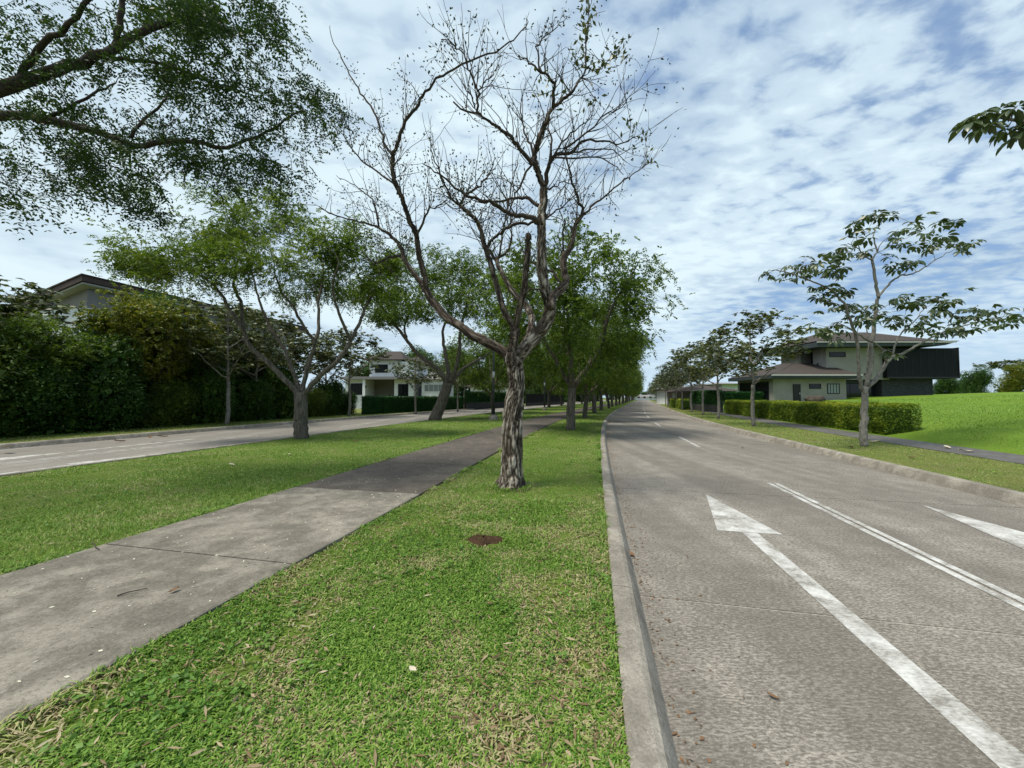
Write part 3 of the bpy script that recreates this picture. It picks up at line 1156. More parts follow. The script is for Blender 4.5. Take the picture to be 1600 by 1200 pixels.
def furrow_tube(Q, rad, k, amp, flare=False):
    """thick limb whose bark is cut by long wandering furrows"""
    n = len(Q)
    T_, A, B = frames(Q)
    an = np.arange(k) * 2 * math.pi / k
    ln = np.concatenate([[0], np.cumsum(np.linalg.norm(np.diff(Q, axis=0), axis=1))])
    AN, LL = np.meshgrid(an, ln)
    rr = np.asarray(rad)[:, None]
    sc = 1 / .030
    # noise on the cylinder surface, stretched along the limb
    cxs, sns = np.cos(AN + .35 * np.sin(LL * 2.2)) * rr, np.sin(AN + .35 * np.sin(LL * 2.2)) * rr
    q = np.stack([cxs * sc, sns * sc, LL * 4.2 + Q[:1, 0:1] * 3], -1)
    q2 = np.stack([cxs * sc * .8 + 11, sns * sc * .8 + 3, LL * 6.5], -1)
    n1 = 1 - np.abs(2 * vnoise(q) - 1)
    n2 = 1 - np.abs(2 * vnoise(q2) - 1)
    rg = 1 - np.clip(np.maximum(n1, n2) * 1.35 - .48, 0, 1)      # 1 on ridges, 0 in furrows
    rg = np.clip(rg * .8 + .25 * vnoise(np.stack([cxs * 90, sns * 90, LL * 40], -1)), 0, 1)
    lump = .10 * (vnoise(np.stack([np.cos(AN) * 1.3, np.sin(AN) * 1.3, LL * 3.0], -1)) - .5)
    r = rr * (1 + lump) + (rg - .6) * .034 * amp
    if flare:
        fl = np.exp(-np.maximum(LL - .08, 0) / .10)
        r = r * (1 + fl * (.20 + .16 * np.sin(AN * 5 + 1.0) + .10 * np.sin(AN * 3)))
    V = (Q[:, None] + r[..., None] * (np.cos(AN)[..., None] * A[:, None] + np.sin(AN)[..., None] * B[:, None])).reshape(-1, 3)
    i, j = np.meshgrid(np.arange(n - 1), np.arange(k), indexing='ij')
    j2 = (j + 1) % k
    f4 = np.stack([i * k + j, i * k + j2, (i + 1) * k + j2, (i + 1) * k + j], -1).reshape(-1, 4)
    V = np.concatenate([V, Q[:1], Q[-1:]])
    jj = np.arange(k)
    f3 = np.concatenate([np.stack([np.full(k, n * k), (jj + 1) % k, jj], -1), np.stack([np.full(k, n * k + 1), (n - 1) * k + jj, (n - 1) * k + (jj + 1) % k], -1)])
    return V, f3, f4, np.concatenate([rg.ravel(), [.5, .5]])


front_tree()

# ------------------------------------------------------------------ feathery tree left of the footpath, traced limbs
def left_tree():
    base = ground(471, 685)
    Y0 = base[1]
    px = Y0 / F
    T = Tree(21)
    rng = T.rng
    L = [
        ([(471, 688), (470, 660), (470, 640), (470, 612)], [0], 10.5, 9.0, 12),
        ([(469, 618), (457, 605), (436, 584), (412, 560), (391, 542), (379, 514), (363, 490), (349, 465), (333, 445), (305, 425)], [0, -.4, -1.0, -1.4], 4.7, 1.3, 8),
        ([(380, 517), (378, 490), (376, 470), (366, 448), (370, 420), (362, 390)], [-.8, -.5, -.2], 3.2, 1.2, 7),
        ([(468, 612), (463, 595), (450, 560), (443, 542), (422, 511), (408, 479), (401, 455), (392, 420), (380, 375)], [0, .5, 1.1, 1.7], 3.6, 1.0, 8),
        ([(471, 612), (474, 600), (485, 560), (491, 535), (475, 511), (457, 479), (440, 455), (428, 420)], [0, .2, -.3, -1.2], 3.9, 1.0, 8),
        ([(490, 538), (498, 515), (498, 469), (505, 430), (500, 390)], [0, .6, 1.3], 3.0, 1.1, 7),
        ([(473, 616), (484, 606), (503, 584), (531, 560), (548, 532), (562, 504), (573, 476), (590, 445), (596, 410)], [0, -.2, .2, .8], 4.5, 1.2, 8),
        ([(548, 532), (530, 490), (520, 450), (530, 410)], [0, -.8, -1.5], 2.6, 1.0, 7),
    ]
    for pts, dy, ra, rb, k in L:
        T.limb(px_poly(pts, Y0, dy, base), ra * px, rb * px, max(10, len(pts) * 4), .012, k)
    # crown: lumps of foliage read off the photograph
    lumps = [(250, 395, -1.2, 1.5, .9), (330, 345, -.6, 1.9, 1.1), (400, 345, .6, 1.9, 1.2), (300, 420, -1.6, 1.3, .7), (380, 415, -1.2, 1.5, .8), (450, 390, -1.0, 1.7, 1.0),
             (520, 380, .4, 1.7, 1.0), (575, 400, .8, 1.5, 1.1), (600, 440, .4, 1.2, 1.0), (470, 455, 1.6, 1.4, .8), (220, 420, -.9, .9, .4), (430, 330, 1.8, 1.5, 1.0), (555, 450, 1.5, 1.3, .8), (345, 385, 1.5, 1.6, 1.0)]
    tg = []
    for u, v, y, rx, rz in lumps:
        tg.append(ellipsoid_pts(rng, 26, at(u, v, Y0 + y) - base, (rx, rx, rz), .2))
    tg = np.concatenate(tg)
    T.grow(tg, .006, .12)
    cen = np.array([q[0] for q in T.tips])
    dr = np.array([q[1] for q in T.tips])
    wt_ = rng.gamma(.9, size=len(cen)) + .1
    k = rng.choice(len(cen), 8000, p=wt_ / wt_.sum())
    P = cen[k] - dr[k] * rng.uniform(0, .6, len(k))[:, None] + rng.normal(size=(len(k), 3)) * np.array([.26, .26, .17])
    c0 = np.array([0, 0, 5.5])
    D = dr[k] * .6 + unit(P - c0) * .4 + rng.normal(size=(len(k), 3)) * .55 - np.array([0, 0, .2])
    put_tree('roadside_tree', 'feathery green tree forking low into four limbs on the lawn left of the footpath', 'tree',
             T.wood('trunk'), quads_mesh('crown', fronds(P, D, 6, .29, .088, .043, rng)), M['bark'], M['leaf_fine'], base)


left_tree()


def leaning_tree():
    base = ground(682, 656)
    Y0 = base[1]
    px = Y0 / F
    T = Tree(31)
    rng = T.rng
    L = [
        ([(678, 658), (686, 640), (695, 615), (701, 598)], [0], 9.5, 7.5, 10),
        ([(700, 602), (690, 585), (672, 568), (650, 550), (635, 530), (615, 505), (600, 485), (588, 465)], [0, -1, -2], 4.2, 1.2, 7),
        ([(635, 530), (632, 510), (640, 490), (650, 470)], [-.8, -.2], 1.8, .8, 6),
        ([(701, 600), (700, 575), (695, 550), (692, 520), (700, 490), (705, 460)], [0, 1, 2], 4.0, 1.0, 7),
        ([(702, 598), (712, 575), (718, 545), (720, 515), (728, 480), (735, 450)], [0, -.6, -1.2], 4.0, 1.0, 7),
        ([(704, 598), (720, 580), (740, 566), (758, 556), (785, 530)], [0, 1, 2.2], 3.2, .9, 7),
    ]
    for pts, dy, ra, rb, k in L:
        T.limb(px_poly(pts, Y0, dy, base), ra * px, rb * px, max(10, len(pts) * 4), .02, k)
    lumps = [(590, 470, -2, 2.2, 1.2), (640, 430, -1, 2.6, 1.5), (700, 420, 0, 2.8, 1.6), (750, 430, 1, 2.4, 1.5), (620, 480, 1.5, 2.0, 1.2), (680, 470, -2, 2.2, 1.0), (740, 480, -1.5, 2.2, 1.2), (790, 470, 1.5, 2.0, 1.5), (700, 450, 2.5, 2.5, 1.5)]
    tg = np.concatenate([ellipsoid_pts(rng, 26, at(u, v, Y0 + y) - base, (rx, rx, rz), .2) for u, v, y, rx, rz in lumps])
    T.grow(tg, .008, .12)
    cen = np.array([q[0] for q in T.tips])
    dr = np.array([q[1] for q in T.tips])
    wt_ = rng.gamma(1.0, size=len(cen)) + .1
    k = rng.choice(len(cen), 4800, p=wt_ / wt_.sum())
    P = cen[k] - dr[k] * rng.uniform(0, .7, len(k))[:, None] + rng.normal(size=(len(k), 3)) * np.array([.38, .38, .25])
    D = dr[k] * .6 + rng.normal(size=(len(k), 3)) * .7 - np.array([0, 0, .25])
    put_tree('roadside_tree', 'feathery tree with a trunk leaning to the right at the edge of the left carriageway', 'tree',
             T.wood('trunk'), quads_mesh('crown', fronds(P, D, 5, .36, .14, .075, rng)), M['bark'], M['leaf_fine'], base)


leaning_tree()


def overhead_tree():
    """its trunk stands left of the frame; two heavy limbs reach over the lawn"""
    x, y = fr(1.0, -10.4)
    base = np.array([float(x), float(y), .14])
    T = Tree(41)
    rng = T.rng
    T.limb([(0, 0, -.1), (.05, .05, 1.0), (.1, .1, 2.1)], .24, .19, 10, .01, 12)
    f = np.array([.1, .1, 2.05])
    A = lambda u, v, Y: at(u, v, Y) - base
    T.limb([f, A(-520, 330, 4.0), A(-250, 195, 4.9), A(0, 138, 5.4), A(80, 112, 5.6), A(160, 85, 5.8), A(230, 45, 6.0), A(285, 25, 6.1), A(330, -20, 6.2)], .125, .030, 34, .012, 9)
    T.limb([f, A(-560, 350, 4.4), A(-280, 210, 5.2), A(0, 180, 5.9), A(70, 188, 6.0), A(150, 207, 6.1), A(215, 227, 6.2), A(290, 220, 6.3), A(355, 230, 6.4), A(420, 205, 6.6), A(470, 170, 6.8)], .095, .014, 40, .012, 8)
    T.limb([f, A(-700, 250, 3.6), A(-380, 20, 4.4), A(-120, -90, 5.0), A(60, -120, 5.4), A(240, -140, 5.8)], .11, .03, 24, .02, 8)
    T.limb([f, A(-800, 300, 3.4), A(-900, 60, 3.4), A(-800, -200, 3.4)], .10, .03, 14, .02, 8)
    T.limb([f, f + (-1.2, .3, 1.6), f + (-2.6, .4, 3.4), f + (-3.6, .6, 4.6)], .10, .03, 14, .02, 8)
    T.limb([f, f + (-.6, -1.2, 1.6), f + (-1.0, -2.6, 3.4), f + (-1.2, -3.6, 4.6)], .10, .03, 14, .02, 8)
    T.limb([A(30, 128, 5.5), A(60, 75, 5.3), A(100, 45, 5.1), A(140, 0, 5.0), A(165, -40, 5.0)], .045, .02, 14, .012, 7)
    T.limb([A(178, 75, 5.85), A(186, 40, 5.8), A(190, 0, 5.8), A(205, -40, 5.8)], .05, .03, 10, .01, 7)
    T.limb([A(160, 88, 5.8), A(220, 95, 6.0), A(275, 106, 6.2), A(330, 128, 6.5), A(400, 150, 6.9)], .03, .01, 16, .012, 6)
    T.limb([A(205, 215, 6.2), A(225, 185, 6.4), A(255, 160, 6.5), A(265, 140, 6.6)], .028, .012, 10, .01, 6)
    T.limb([A(70, 185, 6.0), A(140, 150, 6.3), A(180, 130, 6.6)], .028, .012, 10, .01, 6)
    # foliage sprays read off the photograph, (u, v, depth, radius)
    lumps = []
    for u, v, ru, rv, n in ((60, 60, 110, 60, 34), (230, 60, 110, 70, 44), (380, 50, 90, 60, 32), (120, 180, 130, 50, 34), (330, 130, 90, 50, 36), (450, 110, 50, 60, 18),
                            (60, 245, 90, 50, 36), (190, 255, 90, 45, 34), (330, 215, 110, 45, 40), (470, 180, 65, 60, 30), (60, 300, 75, 28, 16), (200, 310, 60, 30, 14),
                            (360, 275, 70, 26, 16), (450, 265, 60, 40, 16), (530, 190, 25, 25, 8), (300, 20, 130, 40, 26), (450, 30, 40, 40, 10), (440, 300, 30, 18, 6)):
        for _ in range(n):
            a, r_ = rng.uniform(0, 6.283), math.sqrt(rng.random())
            uu, vv = u + ru * r_ * math.cos(a), v + rv * r_ * math.sin(a)
            lumps.append(at(uu, vv, rng.uniform(5.0, 7.6) if uu < 420 else rng.uniform(6.0, 8.0)) - base)
    # and the rest of the crown, outside the frame
    rest = ellipsoid_pts(rng, 190, (-1.2, -.6, 6.3), (4.6, 4.4, 2.2), .3)
    lumps = np.concatenate([np.array(lumps), rest])
    T.grow(lumps, .004, .06, jit=.03)
    cen = np.array([q[0] for q in T.tips])
    dr = np.array([q[1] for q in T.tips])
    wt_ = rng.gamma(.5, size=len(cen)) + .03
    k = rng.choice(len(cen), 5000, p=wt_ / wt_.sum())
    P = cen[k] - dr[k] * rng.uniform(0, .55, len(k))[:, None] + rng.normal(size=(len(k), 3)) * np.array([.14, .14, .09])
    D = dr[k] * .6 + rng.normal(size=(len(k), 3)) * .6 - np.array([0, 0, .2])
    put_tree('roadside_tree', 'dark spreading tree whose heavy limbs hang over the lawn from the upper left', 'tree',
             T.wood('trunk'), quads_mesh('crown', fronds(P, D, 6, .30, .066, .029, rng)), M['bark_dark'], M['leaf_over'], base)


overhead_tree()

# ------------------------------------------------------------------ rows of feathery trees along the median
fv = [fine_tree(101, 8.7, 4.3, 2.0, (.1, .05), .20, low=2.1), fine_tree(102, 8.3, 4.4, 1.7, (-.25, .1), .18, low=1.9), fine_tree(103, 9.2, 4.2, 2.3, (.2, -.1), .19, low=2.3)]
fprot = [None, None, None]
ORDS = 'first second third fourth fifth sixth seventh eighth ninth tenth eleventh twelfth thirteenth fourteenth fifteenth sixteenth seventeenth eighteenth nineteenth twentieth'.split()
ORD = ['second', 'third', 'fourth', 'fifth', 'sixth', 'seventh', 'eighth', 'ninth', 'tenth']
row = [17, 27, 34.8, 43.5, 52, 60.5, 69, 77, 86, 95, 104, 113, 123, 133, 145, 158, 172, 188, 205, 225]
GR = 'trees along the median kerb'


def place_fine(i, label, s_, o_, rz, sc, grp):
    x, y = fr(s_, o_)
    if fprot[i] is None:
        fprot[i] = put_tree('roadside_tree', label, 'tree', fv[i][0], fv[i][1], M['bark'], M['leaf_fine'], (x, y, .13), rz, grp, sc)
    else:
        dup(fprot[i], label, (x, y, .13), rz, sc, grp)


for k, s_ in enumerate(row):
    lab = ('feathery tree %s in the row beside the right-hand carriageway, counting the bare foreground tree first' % ORD[k]) if k < 9 else \
        'small far feathery tree, %s along the median kerb row' % (ORDS[k + 1] if k < 19 else 'last')
    place_fine(k % 3, lab, s_, -1.45 + rnd.uniform(-.15, .15), rnd.uniform(0, 6.28), (1.0, .98, 1.02, 1.05)[k % 4], GR)
rowl = [32.2, 42.5, 53.5, 64, 75, 87, 100, 114, 130, 150, 175]
for k, s_ in enumerate(rowl):
    lab = ('feathery tree %s beyond the leaning one in the row along the left carriageway' % ['first', 'second', 'third', 'fourth'][k]) if k < 4 else \
        'small distant feathery tree, %s beyond the leaning one along the left carriageway' % ORDS[k]
    place_fine((k + 1) % 3, lab, s_, -10.4 + rnd.uniform(-.3, .3), rnd.uniform(0, 6.28), 1.0 + .05 * (k % 3), 'trees along the left edge of the median')

# ------------------------------------------------------------------ broad-leaved street trees
def palmate(P, D, L, rng, nl=5):
    out = []
    n = len(P)
    D = unit(D)
    S = unit(np.cross(D, unit(rng.normal(size=(n, 3)) * .3 + np.array([0, 0, 1.0]))))
    L = np.broadcast_to(L, (n,))
    for k in range(nl):
        a = (k - (nl - 1) / 2) * .62
        d = D * math.cos(a) + S * math.sin(a) + np.array([0, 0, -.35]) + rng.normal(size=(n, 3)) * .08
        out.append(leaf_quads(P, d, L * (1 - .10 * abs(k - (nl - 1) / 2)), L * .36, rng))
    return np.concatenate(out)


def broad_tree(seed, H=6.2, rad=2.6, fork=2.1, r0=.10, clusters=115, per=8, low=2.9, L=.28, tiers=3):
    T = Tree(seed)
    rng = T.rng
    T.limb([(0, 0, -.1), (rng.normal() * .05, rng.normal() * .05, fork * .5), (0, 0, fork)], r0 * 1.1, r0 * .85, 10, .008, 9)
    T.limb([(0, 0, fork - .05), (.08, .05, fork + (H - fork) * .5), (-.05, .1, H - .4)], r0 * .7, .02, 12, .015, 7)
    a0 = rng.uniform(0, 6.28)
    for k in range(5):
        a = a0 + k * 1.256 + rng.uniform(-.3, .3)
        z0 = fork + (H - fork) * (.0, .05, .25, .4, .1)[k]
        rr = rad * rng.uniform(.55, .8)
        e = np.array([math.cos(a) * rr, math.sin(a) * rr, z0 + rng.uniform(.9, 1.7)])
        T.limb([(0, 0, z0), (e[0] * .45, e[1] * .45, z0 + (e[2] - z0) * .4), e], r0 * .45, .015, 10, .02, 6)
    tg = ellipsoid_pts(rng, clusters, (0, 0, (H + low) / 2), (rad, rad, (H - low) / 2), .3)
    T.grow(tg, .006, .1)
    cen = np.array([q[0] for q in T.tips])
    k = np.repeat(np.arange(len(cen)), per)
    a = rng.uniform(0, 6.283, len(k))
    D = np.stack([np.cos(a), np.sin(a), rng.uniform(-.15, .55, len(k))], -1)
    P = cen[k] + D * .05 + rng.normal(size=(len(k), 3)) * .12
    return T.wood('trunk'), quads_mesh('crown', palmate(P, D, rng.uniform(.7, 1.15, len(k)) * L, rng))


bv = [broad_tree(201, 6.4, 2.6, 2.3), broad_tree(202, 5.9, 2.9, 2.2), broad_tree(203, 6.9, 3.0, 2.4, clusters=140)]
bprot = [None] * 3


def place_broad(i, name, label, x, y, z, rz, sc, grp, leaf='leaf_broad'):
    if bprot[i] is None:
        bprot[i] = put_tree(name, label, 'tree', bv[i][0], bv[i][1], M['bark_pale'], M[leaf], (x, y, z), rz, grp, sc)
    else:
        dup(bprot[i], label, (x, y, z), rz, sc, grp)


def near_broad_tree():
    """large palmate leaves, each leaf its own piece"""
    base = ground(1350, 697)
    Y0 = base[1]
    px = Y0 / F
    T = Tree(51)
    rng = T.rng
    L = [
        ([(1350, 700), (1350, 665), (1351, 635), (1352, 604)], [0], 5.4, 4.2, 12),
        ([(1348, 610), (1343, 590), (1342, 560), (1337, 525), (1330, 505), (1322, 480), (1308, 462), (1290, 448), (1262, 437), (1235, 427), (1205, 421)], [0, -.3, -.7, -1.0], 2.6, .6, 8),
        ([(1354, 604), (1360, 575), (1362, 540), (1366, 500), (1369, 478), (1372, 462), (1368, 440), (1365, 418), (1362, 404)], [0, .1, 0], 3.1, 1.7, 8),
        ([(1362, 406), (1370, 392), (1365, 375), (1368, 358), (1378, 346)], [0, .3], 1.4, .5, 6),
        ([(1362, 406), (1348, 396), (1340, 388), (1325, 380)], [0, -.4], 1.2, .5, 6),
        ([(1356, 606), (1372, 588), (1383, 570), (1392, 560), (1415, 550), (1432, 540), (1455, 528), (1485, 515), (1520, 505), (1560, 495)], [0, .4, .8, 1.0], 3.3, .6, 8),
        ([(1372, 464), (1390, 444), (1405, 432), (1425, 428), (1445, 418), (1465, 404), (1490, 390)], [0, .3, .6], 1.7, .5, 7),
        ([(1386, 568), (1380, 550), (1368, 538), (1350, 528), (1330, 515), (1310, 505)], [.3, -.3, -.8], 1.9, .6, 6),
        ([(1394, 559), (1400, 535), (1412, 515), (1430, 500), (1445, 480)], [.5, .9, 1.3], 1.6, .5, 6),
        ([(1354, 608), (1356, 560), (1355, 520), (1352, 490)], [0, .4, .8], 1.6, .5, 6),
    ]
    for pts, dy, ra, rb, k in L:
        T.limb(px_poly(pts, Y0, dy, base), ra * px, rb * px, max(10, len(pts) * 4), .01, k)
    cl = [(560, 60), (620, 45), (690, 45), (520, 100), (590, 130), (740, 110), (800, 95), (860, 120), (920, 90), (990, 100), (940, 150), (880, 190), (1000, 190), (1080, 180), (1040, 205), (720, 170), (760, 200), (820, 170), (700, 260), (735, 285), (800, 270),
          (430, 230), (480, 215), (540, 180), (570, 230), (300, 260), (350, 265), (220, 290), (130, 300), (110, 320), (200, 340), (270, 320), (330, 310), (400, 300), (450, 300), (480, 260), (340, 400), (400, 390), (450, 400), (490, 400), (370, 440), (430, 430),
          (440, 490), (500, 480), (340, 560), (380, 590), (420, 605), (470, 560), (520, 500), (560, 500), (600, 480), (640, 490), (680, 510), (730, 450), (790, 430), (820, 460), (700, 555), (760, 540), (800, 560), (850, 580), (880, 440), (930, 450), (930, 500), (980, 430), (870, 520), (930, 600), (990, 550), (1040, 500), (1060, 570), (1110, 490), (1120, 560), (1170, 520), (1200, 555), (1240, 500), (1280, 510), (1250, 555), (700, 690), (1000, 590), (900, 560), (1010, 520), (1080, 530), (1150, 490), (560, 545), (600, 520)]
    tg = [at(1160 + u / 3, 320 + v / 3, Y0 + rng.uniform(-1.1, 1.1)) - base for u, v in cl]
    T.grow(tg, .006, .05)
    t = thing('street_tree', 'slender tree with large drooping leaves nearest on the right verge, before the clipped hedge', 'tree', base)
    obj('trunk', T.wood('trunk'), M['bark_pale'], t)
    # a leaf: five drooping leaflets, folded along the midrib
    leaf_meshes = []
    for q in range(4):
        mb = MB()
        for k in range(5):
            a = (k - 2) * .66 + rng.normal() * .08
            Lf = .27 * (1 - .12 * abs(k - 2)) * rng.uniform(.9, 1.1)
            W = Lf * .36
            V = []
            for tt, ww in ((0, .08), (.3, .8), (.62, 1.0), (.86, .55), (1.0, .03)):
                r_ = .05 + Lf * tt * (1 - .18 * tt)
                z = -.38 * Lf * tt * tt - .02
                for sgn in (-1, 0, 1):
                    off = sgn * W * .5 * ww
                    V.append((r_ * math.cos(a) - off * math.sin(a), r_ * math.sin(a) + off * math.cos(a), z + (.018 * ww if sgn else 0)))
            f4 = []
            for i in range(4):
                for j in range(2):
                    f4.append((i * 3 + j, i * 3 + j + 1, (i + 1) * 3 + j + 1, (i + 1) * 3 + j))
            mb.add(V, f4=f4)
        leaf_meshes.append(mb.mesh('leaf', True))
    cnt = 0
    tips = [q[0] for q in T.tips]
    for k, c in enumerate(tips):
        per = 4 if k % 3 else 3
        a0 = rng.uniform(0, 6.28)
        for j in range(per):
            if cnt >= 300:
                break
            lo = obj('leaf', leaf_meshes[cnt % 4], M['leaf_big'], t)
            a = a0 + j * 6.283 / per + rng.uniform(-.4, .4)
            lo.location = (c[0] + .05 * math.cos(a), c[1] + .05 * math.sin(a), c[2] + rng.uniform(-.16, .14))
            lo.rotation_euler = (rng.uniform(-.6, .6), rng.uniform(-.35, .8), a)
            sc = rng.uniform(.8, 1.2)
            lo.scale = (sc, sc, sc)
            cnt += 1
    # the smaller leaves behind and between, joined
    k = rng.integers(0, len(tips), 110)
    a = rng.uniform(0, 6.283, len(k))
    D = np.stack([np.cos(a), np.sin(a), rng.uniform(-.3, .4, len(k))], -1)
    P = np.array(tips)[k] + D * .12 + rng.normal(size=(len(k), 3)) * np.array([.16, .22, .10])
    cr = obj('crown', quads_mesh('crown', palmate(P, D, rng.uniform(.20, .30, len(k)), rng)), M['leaf_big'], t)
    cr['kind'] = 'stuff'
    return leaf_meshes


LEAVES = near_broad_tree()


def right_edge_tree():
    x, y = fr(4.7, 7.6)
    base = np.array([float(x), float(y), .14])
    T = Tree(61)
    rng = T.rng
    T.limb([(0, 0, -.1), (.03, .02, 1.2), (0, 0, 2.3)], .11, .09, 10, .008, 12)
    f = np.array([0, 0, 2.25])
    A = lambda u, v, Y: at(u, v, Y) - base
    T.limb([f, f + (.1, 0, 1.6), f + (.0, .2, 3.4)], .06, .02, 10, .02, 8)
    T.limb([f, f + (-.6, .3, 1.0), A(1700, 215, 4.5), A(1600, 190, 4.7), A(1545, 182, 4.8)], .05, .010, 16, .008, 8)
    T.limb([f, f + (1.2, .4, .9), f + (2.4, .5, 1.6)], .05, .012, 10, .02, 8)
    T.limb([f, f + (.3, -1.2, .9), f + (.5, -2.3, 1.8)], .05, .012, 10, .02, 8)
    t = thing('street_tree', 'broad-leaved tree off to the right whose leafy branch tip hangs into the sky', 'tree', base)
    vis = [A(u, v, Y) for u, v, Y in ((1530, 178, 4.7), (1560, 170, 4.8), (1590, 165, 4.6), (1540, 195, 4.6), (1575, 200, 4.8), (1605, 195, 4.7), (1620, 175, 4.7), (1640, 200, 4.6), (1590, 212, 4.7), (1515, 190, 4.7))]
    oth = []
    for q in range(36):
        oth.append(ellipsoid_pts(rng, 1, (.5, -.5, 4.2), (2.3, 2.1, 1.5), .4)[0])
    T.grow(np.array(vis + [o for o in oth if o[0] > -.6]), .005, .05)
    obj('trunk', T.wood('trunk'), M['bark_pale'], t)
    for k, (c, d) in enumerate(T.tips):
        a0 = rng.uniform(0, 6.28)
        for j in range(3):
            lo = obj('leaf', LEAVES[(k + j) % 4], M['leaf_big'], t)
            a = a0 + j * 2.1
            lo.location = [float(q) for q in c]
            lo.rotation_euler = (rng.uniform(-.3, .3), rng.uniform(0, .5), a)
            lo.scale = (.82,) * 3


right_edge_tree()

GV = 'street trees on the right verge'
vr = [21.5, 28.8, 34.2, 40.5, 47, 54, 61, 69, 78, 88, 100, 115, 132, 150, 170, 195, 220]
for k, s_ in enumerate(vr):
    x, y = fr(s_, 7.5 if k < 4 else 7.3)
    lab = ('broad-leaved tree %s on the right verge, counting from the big drooping-leaved one' % ORD[k]) if k < 7 else \
        'small far broad-leaved tree, %s along the right verge' % ORDS[k + 1]
    place_broad(k % 3, 'street_tree', lab, x, y, .13, rnd.uniform(0, 6.28), (.92, .95, .92, .98)[k % 4], GV)
vl = [(355, 663, 1.0), (545, 650, 1.08), (650, 645, .92), (715, 642, .9)]
lbl = ['thin mottled trunk before the shrub wall, just left of the four-limbed tree', 'thin tree beside the shrub wall end, before the white house',
       'tree with dark trunk in front of the ivy fence and white house', 'slim tree before the ivy fence just right of the leaning tree']
for k, (u, v, sc) in enumerate(vl):
    p = ground(u, v)
    place_broad((k + 2) % 3, 'street_tree', lbl[k], p[0], p[1], .13, rnd.uniform(0, 6.28), sc, 'street trees on the left verge')
for k, s_ in enumerate([44, 52, 61, 72, 84, 98, 115, 135]):
    x, y = fr(s_, -19.0)
    place_broad(k % 3, 'street_tree', 'distant broad-leaved tree, %s of those past the ivy fence on the left verge' % ORDS[k], x, y, .13, rnd.uniform(0, 6.28), 1.0, 'street trees on the left verge')
# the one at the far left edge
p = at(20, 560, 17.0)
place_broad(1, 'street_tree', 'broad-leaved tree at the left edge rising above the shrubs', p[0] - 1.0, 16.0, .13, 2.0, 1.2, 'street trees on the left verge')

# ------------------------------------------------------------------ shrub wall on the left
def shrub_mesh(seed, rx, ry, h, n, leaf=.10):
    rng = np.random.default_rng(seed)
    lumps = []
    for k in range(16):
        a = rng.uniform(0, 6.28)
        z = h * (k + .5) / 16 * .86
        rr = (1 - (z / h) ** 2.2) ** .5
        lumps.append((rx * .55 * rr * math.cos(a), ry * .55 * rr * math.sin(a), z + .2, rng.uniform(.65, 1.05) * min(rx, ry) * .75))
    lumps = np.array(lumps)
    k = rng.integers(0, len(lumps), n)
    v = unit(rng.normal(size=(n, 3)))
    v[:, 2] = np.abs(v[:, 2]) * np.where(rng.random(n) < .7, 1, -1)
    rr = rng.uniform(.80, 1.04, n) * lumps[k, 3]
    P = lumps[k, :3] + v * rr[:, None] * (1 + .25 * (vnoise(v * 3 + k[:, None]) - .5))[:, None]
    P[:, 2] = np.maximum(P[:, 2], .03)
    D = v * .7 + rng.normal(size=(n, 3)) * .55 - np.array([0, 0, .15])
    Q1 = leaf_quads(P, D, rng.uniform(.7, 1.25, n) * leaf, leaf * .52, rng)
    # dense inner leaves
    m = n // 8
    k = rng.integers(0, len(lumps), m)
    P = lumps[k, :3] + unit(rng.normal(size=(m, 3))) * (rng.uniform(.3, .78, m) * lumps[k, 3])[:, None]
    P[:, 2] = np.maximum(P[:, 2], .05)
    Q2 = leaf_quads(P, rng.normal(size=(m, 3)), .34, .22, rng)
    mb = MB()
    for j in range(7):
        a = rng.uniform(0, 6.28)
        e = lumps[rng.integers(0, len(lumps)), :3]
        mb.tube(np.array([(.2 * math.cos(a), .2 * math.sin(a), 0), e * .5 + rng.normal(size=3) * .1, e]), np.array([.035, .025, .01]), 5)
    return mb.mesh('stems', True), quads_mesh('foliage', np.concatenate([Q1, Q2]))


sv = [shrub_mesh(301, 2.1, 1.5, 3.6, 19000), shrub_mesh(302, 1.9, 1.6, 4.4, 21000), shrub_mesh(303, 2.3, 1.5, 3.1, 19000)]
sprot = {}


def place_shrub(i, label, x, y, rz, sc, leaf='leaf_shrub', grp='shrubs massed along the left verge', z=.13, tall=1.0):
    key = (i, leaf)
    if key not in sprot:
        t = thing('shrub', label, 'shrub', (x, y, z), rz, grp)
        me_s, me_f = sv[i]
        if leaf != 'leaf_shrub':
            me_f = me_f.copy()
            me_f.materials.clear()
            me_s = me_s.copy()
            me_s.materials.clear()
        obj('stems', me_s, M['bark_dark'], t)
        f_ = obj('foliage', me_f, M[leaf], t)
        f_['kind'] = 'stuff'
        t.scale = (sc, sc, sc * tall)
        sprot[key] = t
    else:
        dup(sprot[key], label, (x, y, z), rz, sc, grp).scale = (sc, sc, sc * tall)


